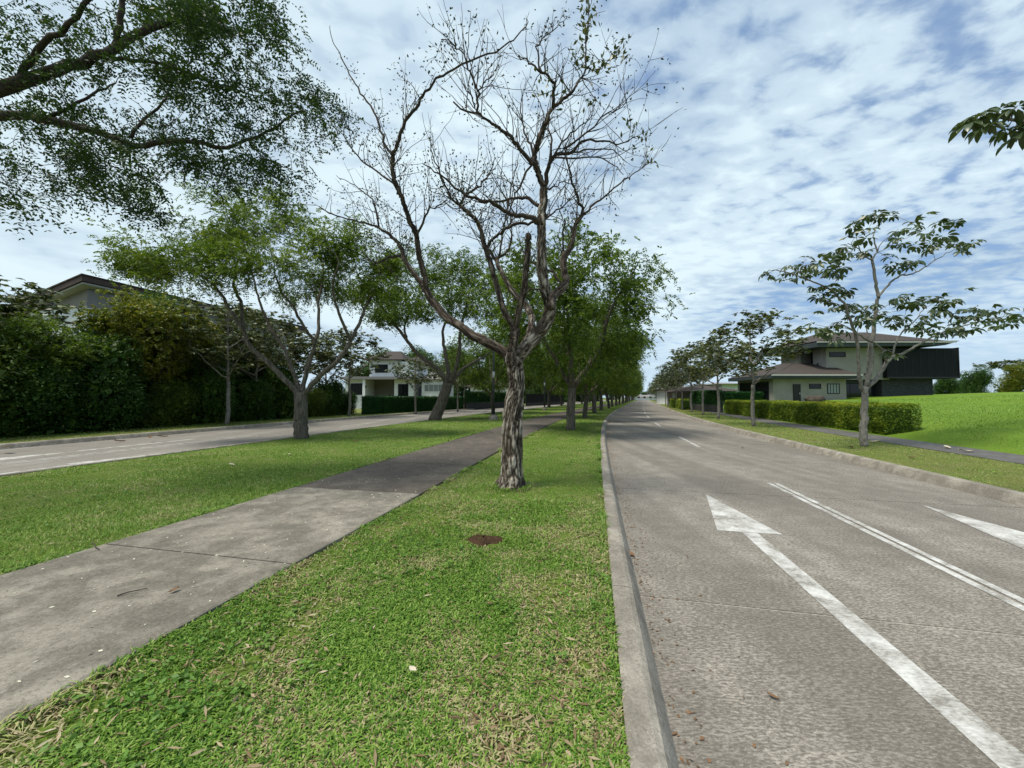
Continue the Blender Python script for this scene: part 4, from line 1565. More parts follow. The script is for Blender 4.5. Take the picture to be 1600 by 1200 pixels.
snames = ['dark leafy shrub at the left edge of the shrub wall', 'dark shrub with arching top right of the left edge', 'dense dark shrub below the house gable', 'dark shrub below the golden tree',
          'low dark shrub left of the thin mottled trunk', 'dark shrub behind the thin mottled trunk', 'dark shrub seen between the limbs of the four-limbed tree', 'dark shrub behind the four-limbed tree trunk',
          'dark shrub right of the four-limbed tree trunk', 'dark shrub beside the second thin trunk', 'rounded shrub ending the wall before the ivy fence']
ss = [5.6, 8.0, 10.2, 12.4, 14.6, 16.9, 19.2, 21.5, 23.6, 25.6, 27.2]
for k, s_ in enumerate(ss):
    x, y = fr(s_, -22.1 - .25 * (k % 2))
    place_shrub((0, 1, 2, 0, 2, 0, 2, 0, 2, 2, 2)[k], snames[k], x, y, heading(10) + rnd.uniform(-.25, .25), (1.12, 1.2, 1.0, 1.12, .92, 1.0, .9, .95, .8, .78, .64)[k], ('leaf_shrub', 'leaf_mid', 'leaf_shrub', 'leaf_shrub', 'leaf_mid', 'leaf_shrub', 'leaf_shrub', 'leaf_shrub', 'leaf_mid', 'leaf_shrub', 'leaf_shrub')[k], tall=(.95, 1.22, .80, 1.0, .72, 1.15, .82, 1.05, .78, 1.1, .9)[k])
# taller growth behind
bk = [(10, 5.4, -24.6, 1.62), (8, 8.0, -25.2, 1.42), (9, 11.4, -24.6, 1.22), (7, 15.5, -24.8, 1.4), (7, 18.8, -24.8, 1.35), (7, 22.0, -24.6, 1.25)]
bl = ['tall dark shrub rising at the far left behind the shrub wall', 'tall shrub just left of the house gable', 'tall shrub in front of the white gable wall', 'tall dark shrub behind the thin mottled trunk',
      'tall dark shrub filling the fork of the four-limbed tree', 'tall dark shrub beside the white house']
for k, (_, s_, o_, sc) in enumerate(bk):
    x, y = fr(s_, o_)
    place_shrub((1, 0, 2, 1, 1, 1)[k], bl[k], x, y, rnd.uniform(0, 6), sc, ('leaf_mid', 'leaf_shrub', 'leaf_mid', 'leaf_shrub', 'leaf_shrub', 'leaf_mid')[k], tall=(1.0, .86, .9, 1.1, .92, 1.05)[k])
# golden-leaved tree and dark trees behind the wall
gt = fine_tree(120, 7.4, 2.6, 2.2, (.1, 0), .10, 5, 150, 22, 3.0, .15, .08)
p = at(240, 560, 19.6)
put_tree('garden_tree', 'small tree with golden green leaves in front of the brown-roofed house', 'tree', gt[0], gt[1], M['bark_dark'], M['leaf_gold'], (p[0], p[1], .13), 0, None, .93)
ft2 = fine_tree(121, 5.0, 2.1, 1.5, (0, .1), .07, 5, 110, 22, 1.2, .13, .06)
p = ground(45, 679)
put_tree('garden_tree', 'feathery bright green small tree at the left edge in front of the shrubs', 'tree', ft2[0], ft2[1], M['bark_pale'], M['leaf_fine'], (p[0] - .8, p[1] + .5, .13))
for k, (u, Y, sc, lab) in enumerate(((400, 25, 1.15, 'dark broad-leaved tree behind the shrub wall, left of the four-limbed trunk'), (455, 29, 1.1, 'dark broad-leaved tree behind the limbs of the four-limbed tree'),
                                     (510, 33, 1.05, 'dark broad-leaved tree at the left end of the white house'), (330, 24, 1.0, 'dark broad-leaved tree right of the golden tree'))):
    q = at(u, 600, Y)
    place_broad(k % 3, 'garden_tree', lab, q[0], Y, .13, k * 1.3, sc, 'trees behind the shrub wall')

# ------------------------------------------------------------------ clipped hedge and ivy fences
def hedge(name, label, cat, path_pts, width, h, n, leafm, leaf=.055, young=True, base_z=0.14, stems=True, group=None, lumpy=.06):
    P0, P1 = [np.array(q, float) for q in path_pts]
    rng = np.random.default_rng(int(abs(P0[0] * 100)))
    L = np.linalg.norm(P1 - P0)
    ang = math.atan2(P1[1] - P0[1], P1[0] - P0[0])
    t = thing(name, label, cat, (P0[0], P0[1], base_z), ang, group)
    fr_, tp, en = 2 * h * L, width * L, 2 * h * width
    tot = fr_ + tp + en
    w_ = rng.random(n) * tot
    u, v = rng.random(n), rng.random(n)
    P = np.zeros((n, 3))
    Nn = np.zeros((n, 3))
    a = w_ < fr_
    sg = np.where(rng.random(n) < .5, -1, 1)
    P[a] = np.stack([u[a] * L, sg[a] * width / 2, v[a] * h], -1)
    Nn[a] = np.stack([0 * u[a], sg[a], 0 * u[a]], -1)
    b = (w_ >= fr_) & (w_ < fr_ + tp)
    P[b] = np.stack([u[b] * L, (v[b] - .5) * width, np.full(b.sum(), h)], -1)
    Nn[b] = (0, 0, 1)
    c = w_ >= fr_ + tp
    P[c] = np.stack([np.where(sg[c] < 0, 0, L), (u[c] - .5) * width, v[c] * h], -1)
    Nn[c] = np.stack([sg[c], 0 * u[c], 0 * u[c]], -1)
    bulge = (fbm(np.stack([P[:, 0] * 1.4, P[:, 1] * 1.4, P[:, 2] * 1.4], -1), 3) - .5)
    P = P + Nn * (bulge * lumpy * 5 - rng.random(n) ** 2 * .10)[:, None]
    P[:, 2] = np.maximum(P[:, 2], .03)
    D = Nn * .6 + rng.normal(size=(n, 3)) * .6 + np.array([0, 0, .25])
    Q = leaf_quads(P, D, rng.uniform(.7, 1.3, n) * leaf, leaf * .55, rng)
    att = None
    if young:                               # fresh yellow-green shoots at the clipped top
        yv = np.clip((P[:, 2] / h - .84) * 2.4, 0, .32) + rng.random(n) * .1
        att = {'young': np.repeat(yv, 4)}
    f_ = obj('foliage', quads_mesh('foliage', Q, attr=att), M[leafm], t)
    f_['kind'] = 'stuff'
    # woody inside
    core = MB()
    ins = .16 if width > .5 else .07
    core.box(ins, L - ins, -width / 2 + ins, width / 2 - ins, .10 if stems else 0, h - ins)
    obj('inner_growth', core.mesh('inner_growth'), M['leaf_shrub'] if stems else M['leaf_ivy'], t)
    if stems:
        st = MB()
        k = 0.15
        while k < L:
            y_ = rng.uniform(-.3, .3) * width
            st.tube(np.array([(k, y_, 0), (k + rng.normal() * .06, y_ * 1.3, .2), (k + rng.normal() * .12, y_ * 1.6, .45)]), np.array([.018, .014, .008]), 4)
            k += rng.uniform(.1, .22)
        s_ = obj('stems', st.mesh('stems'), M['bark_dark'], t)
        s_['kind'] = 'stuff'
    return t


a0 = fr(17.0, 11.0)
a1 = (20.0, 35.0)
hedge('hedge', 'clipped yellow-green hedge behind the pavement on the right', 'hedge', (a0, a1), 1.1, 1.18, 95000, 'leaf_hedge', .066)
b0, b1 = ground(1074, 640)[:2], ground(1052, 636.3)[:2]
hedge('hedge', 'short clipped hedge beyond the ivy fence on the right', 'hedge', (b0, b1), 1.0, 1.2, 6000, 'leaf_hedge', .12)


def ivy_fence(label, p0, p1, h, stone=0.0, base_z=.13, n=26000, leaf=.11):
    p0, p1 = np.array(p0, float)[:2], np.array(p1, float)[:2]
    ang = math.atan2(p1[1] - p0[1], p1[0] - p0[0])
    L = float(np.linalg.norm(p1 - p0))
    t = hedge('ivy_fence', label, 'fence', (p0, p1), .16, h - stone, n, 'leaf_ivy', leaf, False, base_z + stone, False, 'ivy covered fences', .012)
    if stone:
        k = 0.0
        while k < L - .05:
            e = min(k + 2.4, L)
            mb = MB().box(k + .01, e - .01, -.14, .14, -stone - .1, -.005)
            obj('plinth_block', mb.mesh('plinth_block'), M['wall_stone'], t)
            k += 2.4
    k = 0.0
    while k <= L:
        mb = MB().box(k - .03, k + .03, -.03, .03, -.05 - stone, h - stone + .05)
        obj('post', mb.mesh('post'), M['frame'], t)
        k += 2.6
    return t


g0, g1 = ground(566, 648), ground(724, 639)
ivy_fence('low dark ivy fence in front of the white house on the left', g0, g1, 1.55)
g2, g3 = ground(727, 639), ground(812, 634.5)
ivy_fence('dark green ivy fence on a stone plinth beyond the leaning tree', g2, g3, 2.2, .8, n=12000, leaf=.16)
q0, q1 = ground(1123, 645)[:2] + np.array([.3, 0]), ground(1079, 640.3)[:2]
ivy_fence('tall dark ivy fence on a stone plinth closing the right lot', q0, q1, 2.15, .75, n=16000)
e0 = np.array(q0)
e1 = at(1238, 620, 38.5)[:2]
ivy_fence('dark ivy fence running from the right lot corner to the grey house', (e0[0] + .3, e0[1]), e1, 1.75, 0, .35)
h0_, h1_ = ground(1050, 635)[:2] + np.array([1.5, 0]), ground(1036, 632.5)[:2] + np.array([1.5, 0])
ivy_fence('far green ivy fence behind the right verge trees', h0_, h1_, 2.4, .6, n=9000, leaf=.2)
# dark slatted fence far left
fA, fB = ground(822, 633.5), ground(880, 631)
t = thing('metal_fence', 'black metal fence far off behind the foreground trunk', 'fence', (fA[0], fA[1], .13), math.atan2(fB[1] - fA[1], fB[0] - fA[0]))
Lf = float(np.linalg.norm(fB[:2] - fA[:2]))
pm = MB().box(0, 1.9, -.02, .02, .5, 2.1).mesh('panel')
bm_ = MB().box(0, 1.96, -.1, .1, -.1, .48).mesh('plinth_block')
pst = MB().box(-.04, .04, -.05, .05, 0, 2.25).mesh('post')
k = 0
while k * 2.0 < Lf:
    for nm, me, mt in (('panel', pm, M['charcoal']), ('plinth_block', bm_, M['wall_stone']), ('post', pst, M['frame'])):
        o = obj(nm, me, mt, t)
        o.location = (k * 2.0 + (.05 if nm != 'post' else 0), 0, 0)
    k += 1

# ------------------------------------------------------------------ houses
def part(name, mb, mat, parent):
    return obj(name, mb.mesh(name), mat, parent)


def window(parent, x0, x1, y, z0, z1, nx=2, face=-1, glass='glass', axis='y', fw=.06, frame='frame'):
    """framed window on a wall facing -y (or -x when axis == 'x'): frame bars, panes set back"""
    mb = MB()
    d = .05

    def bx(m, a0, a1, c0, c1, dep0, dep1):
        if axis == 'y':
            m.box(a0, a1, y + dep0, y + dep1, c0, c1)
        else:
            m.box(y + dep0, y + dep1, a0, a1, c0, c1)
    for (a, b, c, d_) in ((x0, x1, z0, z0 + fw), (x0, x1, z1 - fw, z1), (x0, x0 + fw, z0 + fw, z1 - fw), (x1 - fw, x1, z0 + fw, z1 - fw)):
        bx(mb, a, b, c, d_, -d, .02)
    for k in range(1, nx):
        xm = x0 + (x1 - x0) * k / nx
        bx(mb, xm - fw * .35, xm + fw * .35, z0 + fw, z1 - fw, -d * .8, .02)
    wn = part('window', mb, M[frame], parent)
    for k in range(nx):
        m2 = MB()
        bx(m2, x0 + (x1 - x0) * k / nx + fw * .4, x0 + (x1 - x0) * (k + 1) / nx - fw * .4, z0 + fw * .5, z1 - fw * .5, -.02, -.005)
        part('pane', m2, M[glass], wn)
    return wn


def hip_roof(x0, x1, y0, y1, z, rx0, rx1, ry, rz):
    mb = MB()
    mb.add([(x0, y0, z), (x1, y0, z), (x1, y1, z), (x0, y1, z), (rx0, ry, rz), (rx1, ry, rz)], f3=[(0, 4, 3), (1, 2, 5)], f4=[(0, 1, 5, 4), (2, 3, 4, 5), (3, 2, 1, 0)])
    return mb


def right_house():
    b = (28.0, 36.0, .0)
    t = thing('modern_house', 'two-storey grey plaster house with brown hip roofs and a charcoal cantilevered box', 'house', b)
    def B(x0, x1, y0, y1, z0, z1, mb=None):
        mb = mb or MB()
        return mb.box(x0 - b[0], x1 - b[0], y0 - b[1], y1 - b[1], z0 - b[2], z1 - b[2])
    Z0 = .6
    lw = part('wall', B(24.7, 31.6, 36.3, 42.0, Z0, 3.36), M['plaster'], t)
    lw['label'] = 'grey ground floor wall with door and small windows'
    # upper block
    uw = part('wall', B(31.2, 37.4, 38.0, 39.7, 3.37, 6.62), M['plaster'], t)
    part('wall', B(31.2, 37.4, 41.4, 44.4, 3.37, 6.62), M['plaster'], t)
    part('recess', B(32.3, 37.4, 39.71, 41.39, 3.37, 6.62), M['charcoal'], t)
    window(t, 39.9 - b[1], 41.2 - b[1], 32.29 - b[0], 4.75, 5.55, 1, axis='x')
    # lower roof with fascia
    part('fascia', B(24.0, 32.3, 35.4, 42.6, 3.36, 3.72), M['fascia'], t)
    r = hip_roof(24.05 - b[0], 32.25 - b[0], 35.45 - b[1], 42.55 - b[1], 3.724, 28.2 - b[0], 32.2 - b[0], 39.9 - b[1], 5.15)
    part('roof', r, M['roof'], t)
    part('gutter', B(23.95, 32.35, 35.33, 35.39, 3.60, 3.74), M['soffit'], t)
    # upper roof, a little wedge to the right
    mb = MB()
    mb.hexa([(29.3 - b[0], 36.7 - b[1], 6.45), (41.6 - b[0], 36.7 - b[1], 6.62), (41.6 - b[0], 46.0 - b[1], 6.62), (29.3 - b[0], 46.0 - b[1], 6.45),
             (29.3 - b[0], 36.7 - b[1], 6.92), (43.0 - b[0], 36.7 - b[1], 7.05), (43.0 - b[0], 46.0 - b[1], 7.05), (29.3 - b[0], 46.0 - b[1], 6.92)])
    part('fascia', mb, M['fascia'], t)
    r = hip_roof(29.5 - b[0], 42.0 - b[0], 36.85 - b[1], 45.9 - b[1], 7.06, 33.6 - b[0], 38.4 - b[0], 41.4 - b[1], 8.65)
    part('roof', r, M['roof'], t)
    part('gutter', B(29.25, 42.6, 36.62, 36.69, 6.86, 6.98), M['soffit'], t)
    # charcoal box, cantilevered over the stone base
    bx = part('cantilever', B(36.75, 43.75, 37.55, 44.2, 3.52, 6.44), M['charcoal'], t)
    part('trim', B(36.7, 43.8, 37.5, 37.548, 3.46, 3.62), M['frame'], t)
    part('trim', B(43.752, 43.82, 37.5, 44.2, 3.46, 6.5), M['frame'], t)
    for k in range(8):
        xx = 37.6 + k * .8
        part('cladding_joint', B(xx, xx + .025, 37.535, 37.549, 3.64, 6.42), M['frame'], t)
    part('stone_base', B(36.9, 42.0, 38.3, 43.8, Z0, 3.51), M['stone'], t)
    # glazed ground floor between the plaster block and the stone base
    part('lintel', B(31.61, 36.89, 38.62, 38.9, 3.05, 3.36), M['frame'], t)
    window(t, 31.65 - b[0], 36.85 - b[0], 38.9 - b[1], Z0, 3.04, 4)
    part('wall', B(31.61, 36.89, 39.0, 43.0, Z0, 3.36), M['charcoal'], t)
    # openings of the lower front wall
    yw = 36.3 - b[1]
    d = part('door', B(26.55, 27.25, 36.24, 36.299, Z0 + .3, 2.85), M['frame'], t)
    part('handle', B(27.1, 27.16, 36.18, 36.239, 1.9, 2.05), M['galv'], d)
    window(t, 28.1 - b[0], 29.2 - b[0], yw, 2.42, 2.88, 1)
    window(t, 29.8 - b[0], 30.95 - b[0], yw, 1.95, 2.9, 4, glass='glass_pale')
    # side: entrance with dark glass
    window(t, 36.9 - b[1], 38.9 - b[1], 24.7 - b[0], Z0 + .3, 3.1, 2, axis='x')
    window(t, 39.1 - b[1], 41.6 - b[1], 24.7 - b[0], Z0 + .3, 3.1, 2, axis='x')
    # upper window
    window(t, 31.5 - b[0], 33.1 - b[0], 38.0 - b[1], 5.6, 6.1, 1)
    # wall lights
    for xx, yy, zz in ((31.0, 38.9, 4.9), (34.9, 37.9, 3.8)):
        part('wall_light', B(xx, xx + .12, yy, yy + .09, zz, zz + .18), M['frame'], t)


right_house()


def left_house():
    c = at(128, 428, 21.5)
    hd = heading(15)
    t = thing('brown_roofed_house', 'tall pale house with brown sloping roof edge above the left shrubs', 'house', (c[0], c[1], .1), hd)
    H = c[2] - .1
    # roof slab: high edge along the road (local x = 0), falling away to local -x
    W, Ln, drop, th = 9.5, 17.0, 2.3, .38
    mb = MB()
    mb.hexa([(0, 0, H - th), (0, Ln, H - th), (-W, Ln, H - th - drop), (-W, 0, H - th - drop), (0, 0, H - .06), (0, Ln, H - .06), (-W, Ln, H - .06 - drop), (-W, 0, H - .06 - drop)])
    part('fascia', mb, M['brown_fascia'], t)
    mb = MB()
    mb.hexa([(.05, -.05, H - .055), (.05, Ln + .05, H - .055), (-W, Ln + .05, H - .055 - drop), (-W, -.05, H - .055 - drop), (.05, -.05, H + .02), (.05, Ln + .05, H + .02), (-W, Ln + .05, H + .02 - drop), (-W, -.05, H + .02 - drop)])
    part('roof', mb, M['roof'], t)
    mb = MB()
    mb.hexa([(-.1, .1, H - th - .10 - .03), (-.1, Ln - .1, H - th - .13), (-W + .1, Ln - .1, H - th - drop - .06), (-W + .1, .1, H - th - drop - .06), (-.1, .1, H - th - .04), (-.1, Ln - .1, H - th - .04), (-W + .1, Ln - .1, H - th - drop + .03), (-W + .1, .1, H - th - drop + .03)])
    part('soffit', mb, M['soffit'], t)
    x1, y0, y1 = -.6, .6, Ln - .9
    k = drop / W
    zt = lambda x: H - th - .14 + x * k
    xb = -W + .7
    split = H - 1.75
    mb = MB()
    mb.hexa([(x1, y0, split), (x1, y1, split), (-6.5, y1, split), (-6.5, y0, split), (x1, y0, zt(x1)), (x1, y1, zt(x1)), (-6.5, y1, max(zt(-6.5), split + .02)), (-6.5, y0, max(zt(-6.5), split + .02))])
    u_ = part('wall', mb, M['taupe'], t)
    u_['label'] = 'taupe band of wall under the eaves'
    part('wall', MB().box(xb, x1 + .003, y0 - .003, y1, 0, split - .002 if zt(xb) > split else zt(xb)), M['white_wall'], t)
    part('wall', MB().box(-6.5, x1 + .003, y0 - .003, y1, zt(xb) + .002, split - .002), M['white_wall'], t)
    for q in range(3):
        window(t, y0 + 2.5 + q * 4.2, y0 + 4.3 + q * 4.2, x1 + .06, H - 4.2, H - 2.6, 2, axis='x')


left_house()


def white_house():
    Y = 50.0
    b = at(620, 620, Y)
    b = np.array([b[0], Y, .1])
    t = thing('white_house', 'white two-storey house with dark windows and open carport behind the ivy fence', 'house', b)
    X = lambda u, y=Y: (u - 800) / F * y - b[0]
    Z = lambda v, y=Y: CAM_H + (HZ - v) / F * y - .1
    part('wall', MB().box(X(540), X(572), .0, 8, 0, Z(593)), M['white_wall'], t)
    part('wall', MB().box(X(616), X(646), .0, 8, 0, Z(593)), M['white_wall'], t)
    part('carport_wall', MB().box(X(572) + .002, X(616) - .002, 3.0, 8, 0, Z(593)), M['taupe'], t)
    part('column', MB().box(X(570), X(574), -.8, -.4, 0, Z(593)), M['white_wall'], t)
    part('slab', MB().box(X(536), X(650), -1.0, 8.2, Z(593) + .002, Z(589)), M['roof_grey'], t)
    # upper storey with a rounded corner bay
    part('wall', MB().box(X(575), X(628), .4, 8, Z(589) + .002, Z(562)), M['white_wall'], t)
    mb = MB()
    an = np.linspace(0, math.pi, 15)
    xc, rr = X(632), X(648) - X(632)
    ring = [(xc - rr * math.cos(a), .9 - rr * math.sin(a) * .8) for a in an]
    V = [(x, y, z) for z in (Z(589) + .004, Z(565)) for x, y in ring]
    n = len(ring)
    mb.add(V, f4=[(i, i + 1, n + i + 1, n + i) for i in range(n - 1)], f3=[(n, n + i, n + i + 1) for i in range(1, n - 1)])
    part('bay', mb, M['white_wall'], t)
    part('wall', MB().box(xc - rr + .01, xc + rr - .01, .92, 8, Z(589) + .003, Z(566)), M['white_wall'], t)
    part('roof', hip_roof(X(566), X(632), -.5, 9, Z(562) + .002, X(592), X(612), 4, Z(543)), M['roof'], t)
    part('roof', hip_roof(X(628), X(654), -.2, 9, Z(564), X(638), X(642), 4, Z(552)), M['roof'], t)
    # low right wing
    part('wall', MB().box(X(656), X(694), 1.0, 8, 0, Z(592)), M['white_wall'], t)
    part('roof', hip_roof(X(652), X(700), .4, 9, Z(592) + .002, X(662), X(690), 4.5, Z(578)), M['roof_grey'], t)
    window(t, X(548), X(567), 0.0, Z(617), Z(599), 4, frame='frame')
    window(t, X(622), X(638), 0.0, Z(619), Z(600), 3, frame='frame')
    window(t, X(660), X(690), 1.0, Z(612), Z(600), 4, glass='glass_pale', frame='white_trim')
    window(t, X(584), X(604), .4, Z(582), Z(569), 2)
    for u in (575.5, 644):
        part('wall_light', MB().box(X(u) - .08, X(u) + .08, -.95 if u < 600 else -.12, -.83 if u < 600 else -.005, Z(606), Z(603)), M['frame'], t)


white_house()


def far_house(name, label, Y, u0, u1, vt, vr, wallm, roofm, ze=None):
    b = at((u0 + u1) / 2, 621, Y)
    t = thing(name, label, 'house', (b[0], Y, .1))
    X = lambda u: (u - 800) / F * Y - b[0]
    Z = lambda v: CAM_H + (HZ - v) / F * Y - .1
    part('wall', MB().box(X(u0), X(u1), 0, 9, 0, Z(vt)), M[wallm], t)
    e = (X(u1) - X(u0)) * .08 + .5
    part('roof', hip_roof(X(u0) - e, X(u1) + e, -.8, 9.8, Z(vt) + .002, X(u0) + (X(u1) - X(u0)) * .3, X(u0) + (X(u1) - X(u0)) * .7, 4.5, Z(vr)), M[roofm], t)
    n = max(2, int((X(u1) - X(u0)) / 3))
    for k in range(n):
        x0 = X(u0) + (X(u1) - X(u0)) * (k + .25) / n
        window(t, x0, x0 + 1.3, 0, 1.0, 2.3, 2)
    return t


far_house('white_house', 'white walled house with brown roof behind the second right verge tree', 58, 1128, 1176, 600, 600 - 4, 'white_wall', 'roof_grey')
far_house('low_house', 'low house with brown hip roof behind the tall ivy fence on the right', 50, 1086, 1150, 611, 601, 'taupe', 'roof')
far_house('white_house', 'far white house seen between the right verge tree trunks', 78, 1052, 1096, 607, 602, 'white_wall', 'roof_grey')
far_house('white_house', 'pale house half hidden behind trunks beyond the lamp post', 78, 735, 800, 604, 592, 'white_wall', 'roof')
far_house('white_house', 'low pale building closing the view at the far end of the avenue', 235, 985, 1030, 620, 617, 'white_wall', 'roof_grey')

# boulder on the field edge
def boulder():
    p = at(1272, 628, 33.0)
    rng = np.random.default_rng(8)
    n, k = 12, 20
    V, f4 = [], []
    for i in range(n + 1):
        th = math.pi * i / n
        for j in range(k):
            ph = 6.2832 * j / k
            d = np.array([math.sin(th) * math.cos(ph), math.sin(th) * math.sin(ph), math.cos(th)])
            r = 1 + .55 * (float(vnoise(d * 2.1 + 4)) - .5) + .25 * (float(vnoise(d * 5 + 9)) - .5)
            flat = np.sign(d) * np.abs(d) ** .75
            V.append(flat * r * np.array([.74, .55, .36]))
    for i in range(n):
        for j in range(k):
            f4.append((i * k + j, (i + 1) * k + j, (i + 1) * k + (j + 1) % k, i * k + (j + 1) % k))
    s_, o_ = so(p[0], p[1])
    o = obj('boulder', mesh('boulder', V, None, f4, True), M['rock'])
    o.location = (p[0], p[1], float(field_z(o_)) + .22)
    tag(o, 'brown boulder lying on the grass in front of the grey house', 'boulder')


boulder()

# ------------------------------------------------------------------ lamp posts, sign
def lamp(label, p, Hh=6.2):
    t = thing('lamp_post', label, 'lamp post', (p[0], p[1], .13), 0, 'lamp posts on the median')
    base = MB().tube(np.array([(0, 0, -.1), (0, 0, .18), (0, 0, .22), (0, 0, .34)]), np.array([.30, .30, .24, .20]), 16)
    obj('base', base.mesh('base'), M['kerb'], t)
    obj('base_plate', MB().tube(np.array([(0, 0, .34), (0, 0, .42)]), np.array([.13, .11]), 12).mesh('base_plate'), M['metal_dark'], t)
    obj('pole', MB().tube(np.array([(0, 0, .4), (0, 0, 2.0), (0, 0, Hh)]), np.array([.085, .075, .05]), 12).mesh('pole', True), M['metal_dark'], t)
    obj('notice_band', MB().tube(np.array([(0, 0, 2.75), (0, 0, 3.15)]), np.array([.083, .081]), 12).mesh('notice_band', True), M['galv'], t)
    obj('arm', MB().tube(np.array([(0, 0, Hh - .05), (.3, 0, Hh + .12), (.9, 0, Hh + .16)]), np.array([.04, .035, .03]), 8).mesh('arm', True), M['metal_dark'], t)
    obj('lamp_head', MB().hexa([(.75, -.12, Hh + .11), (1.4, -.1, Hh + .13), (1.4, .1, Hh + .13), (.75, .12, Hh + .11), (.78, -.08, Hh + .24), (1.3, -.06, Hh + .2), (1.3, .06, Hh + .2), (.78, .08, Hh + .24)]).mesh('lamp_head'), M['metal_dark'], t)


lamp('dark lamp post on a round concrete base between footpath and leaning tree', ground(771, 656))
lamp('second lamp post farther along the median, behind the foreground trunk', ground(851, 641))
# dark soil oval by the first lamp base
p = ground(748, 654)
th = np.linspace(0, 6.283, 24, endpoint=False)
rr = .9 + .25 * np.sin(th * 3 + 1)
V = [(p[0] + a * math.cos(b) * 1.1, p[1] + a * math.sin(b) * .8, .139) for a, b in zip(rr, th)]
structure('soil_patch', mesh('soil_patch', V + [(p[0], p[1], .16)], [(i, (i + 1) % 24, 24) for i in range(24)]), M['soil'])

x, y = fr(58, 7.4)
t = thing('road_sign', 'small white sign board on a post on the far right verge', 'sign', (x, y, .13), heading(60))
obj('post', MB().tube(np.array([(0, 0, -.2), (0, 0, 2.3)]), .035, 8).mesh('post'), M['galv'], t)
obj('board', MB().box(-.28, .28, -.05, -.035, 1.45, 2.2).mesh('board'), M['white_trim'], t)

# ------------------------------------------------------------------ far vegetation
def far_tree(label, u, v0, Y, wpx, hpx, i=0, leaf='leaf_shrub', grp='trees on the far right skyline'):
    q = at(u, v0, Y)
    sc = wpx / F * Y / 4.4
    place_shrub(i, label, q[0], Y, u * .1, sc, leaf, grp, q[2])


far_tree('green bushes right of the charcoal box house', 1480, 622, 62, 44, 20, 2)
far_tree('dark bush beyond the field crest', 1525, 620, 66, 48, 20, 0)
far_tree('round green tree at the right edge of the field', 1588, 622, 50, 50, 35, 1, 'leaf_gold')
far_tree('yellow-green tree behind the grey house roof', 1185, 612, 60, 34, 20, 1, 'leaf_gold')
ft = broad_tree(210, 6.0, 4.6, 3.4, .14, 90, 9, 4.6, .42)
q = at(1585, 612, 70)
put_tree('flat_topped_tree', 'flat-topped dark tree on the far right horizon', 'tree', ft[0], ft[1], M['bark_dark'], M['leaf_broad'], (q[0], 70, q[2] - .6), 0, None, 1.05)
# wooded backdrop behind the left fences and at the end of the avenue
bd = [(600, 70, 2.2), (660, 78, 2.5), (715, 85, 2.7), (770, 92, 2.9), (820, 100, 2.9), (560, 62, 1.4), (850, 105, 1.8), (880, 118, 1.9), (905, 135, 2.1), (928, 150, 2.2), (835, 82, 1.0), (865, 92, 1.1), (640, 62, 1.5), (690, 66, 1.5)]
for k, (u, Y, sc) in enumerate(bd):
    q = at(u, 620, Y)
    place_shrub(1, 'far dark tree behind the left fences, %s counting from the left' % ORDS[sorted(b_[0] for b_ in bd).index(u)], q[0], Y, k, sc, 'leaf_shrub', 'trees behind the left fences')
ed = [(960, 240, 4), (985, 250, 3.6), (1008, 262, 2.6), (1032, 250, 3.4), (1055, 240, 3.6), (1080, 230, 3)]
for k, (u, Y, sc) in enumerate(ed):
    q = at(u, 620, Y)
    place_shrub(k % 3, 'tree closing the end of the avenue, %s from the left' % ORDS[k], q[0], Y, k, sc * .6, 'leaf_shrub', 'trees at the end of the avenue')

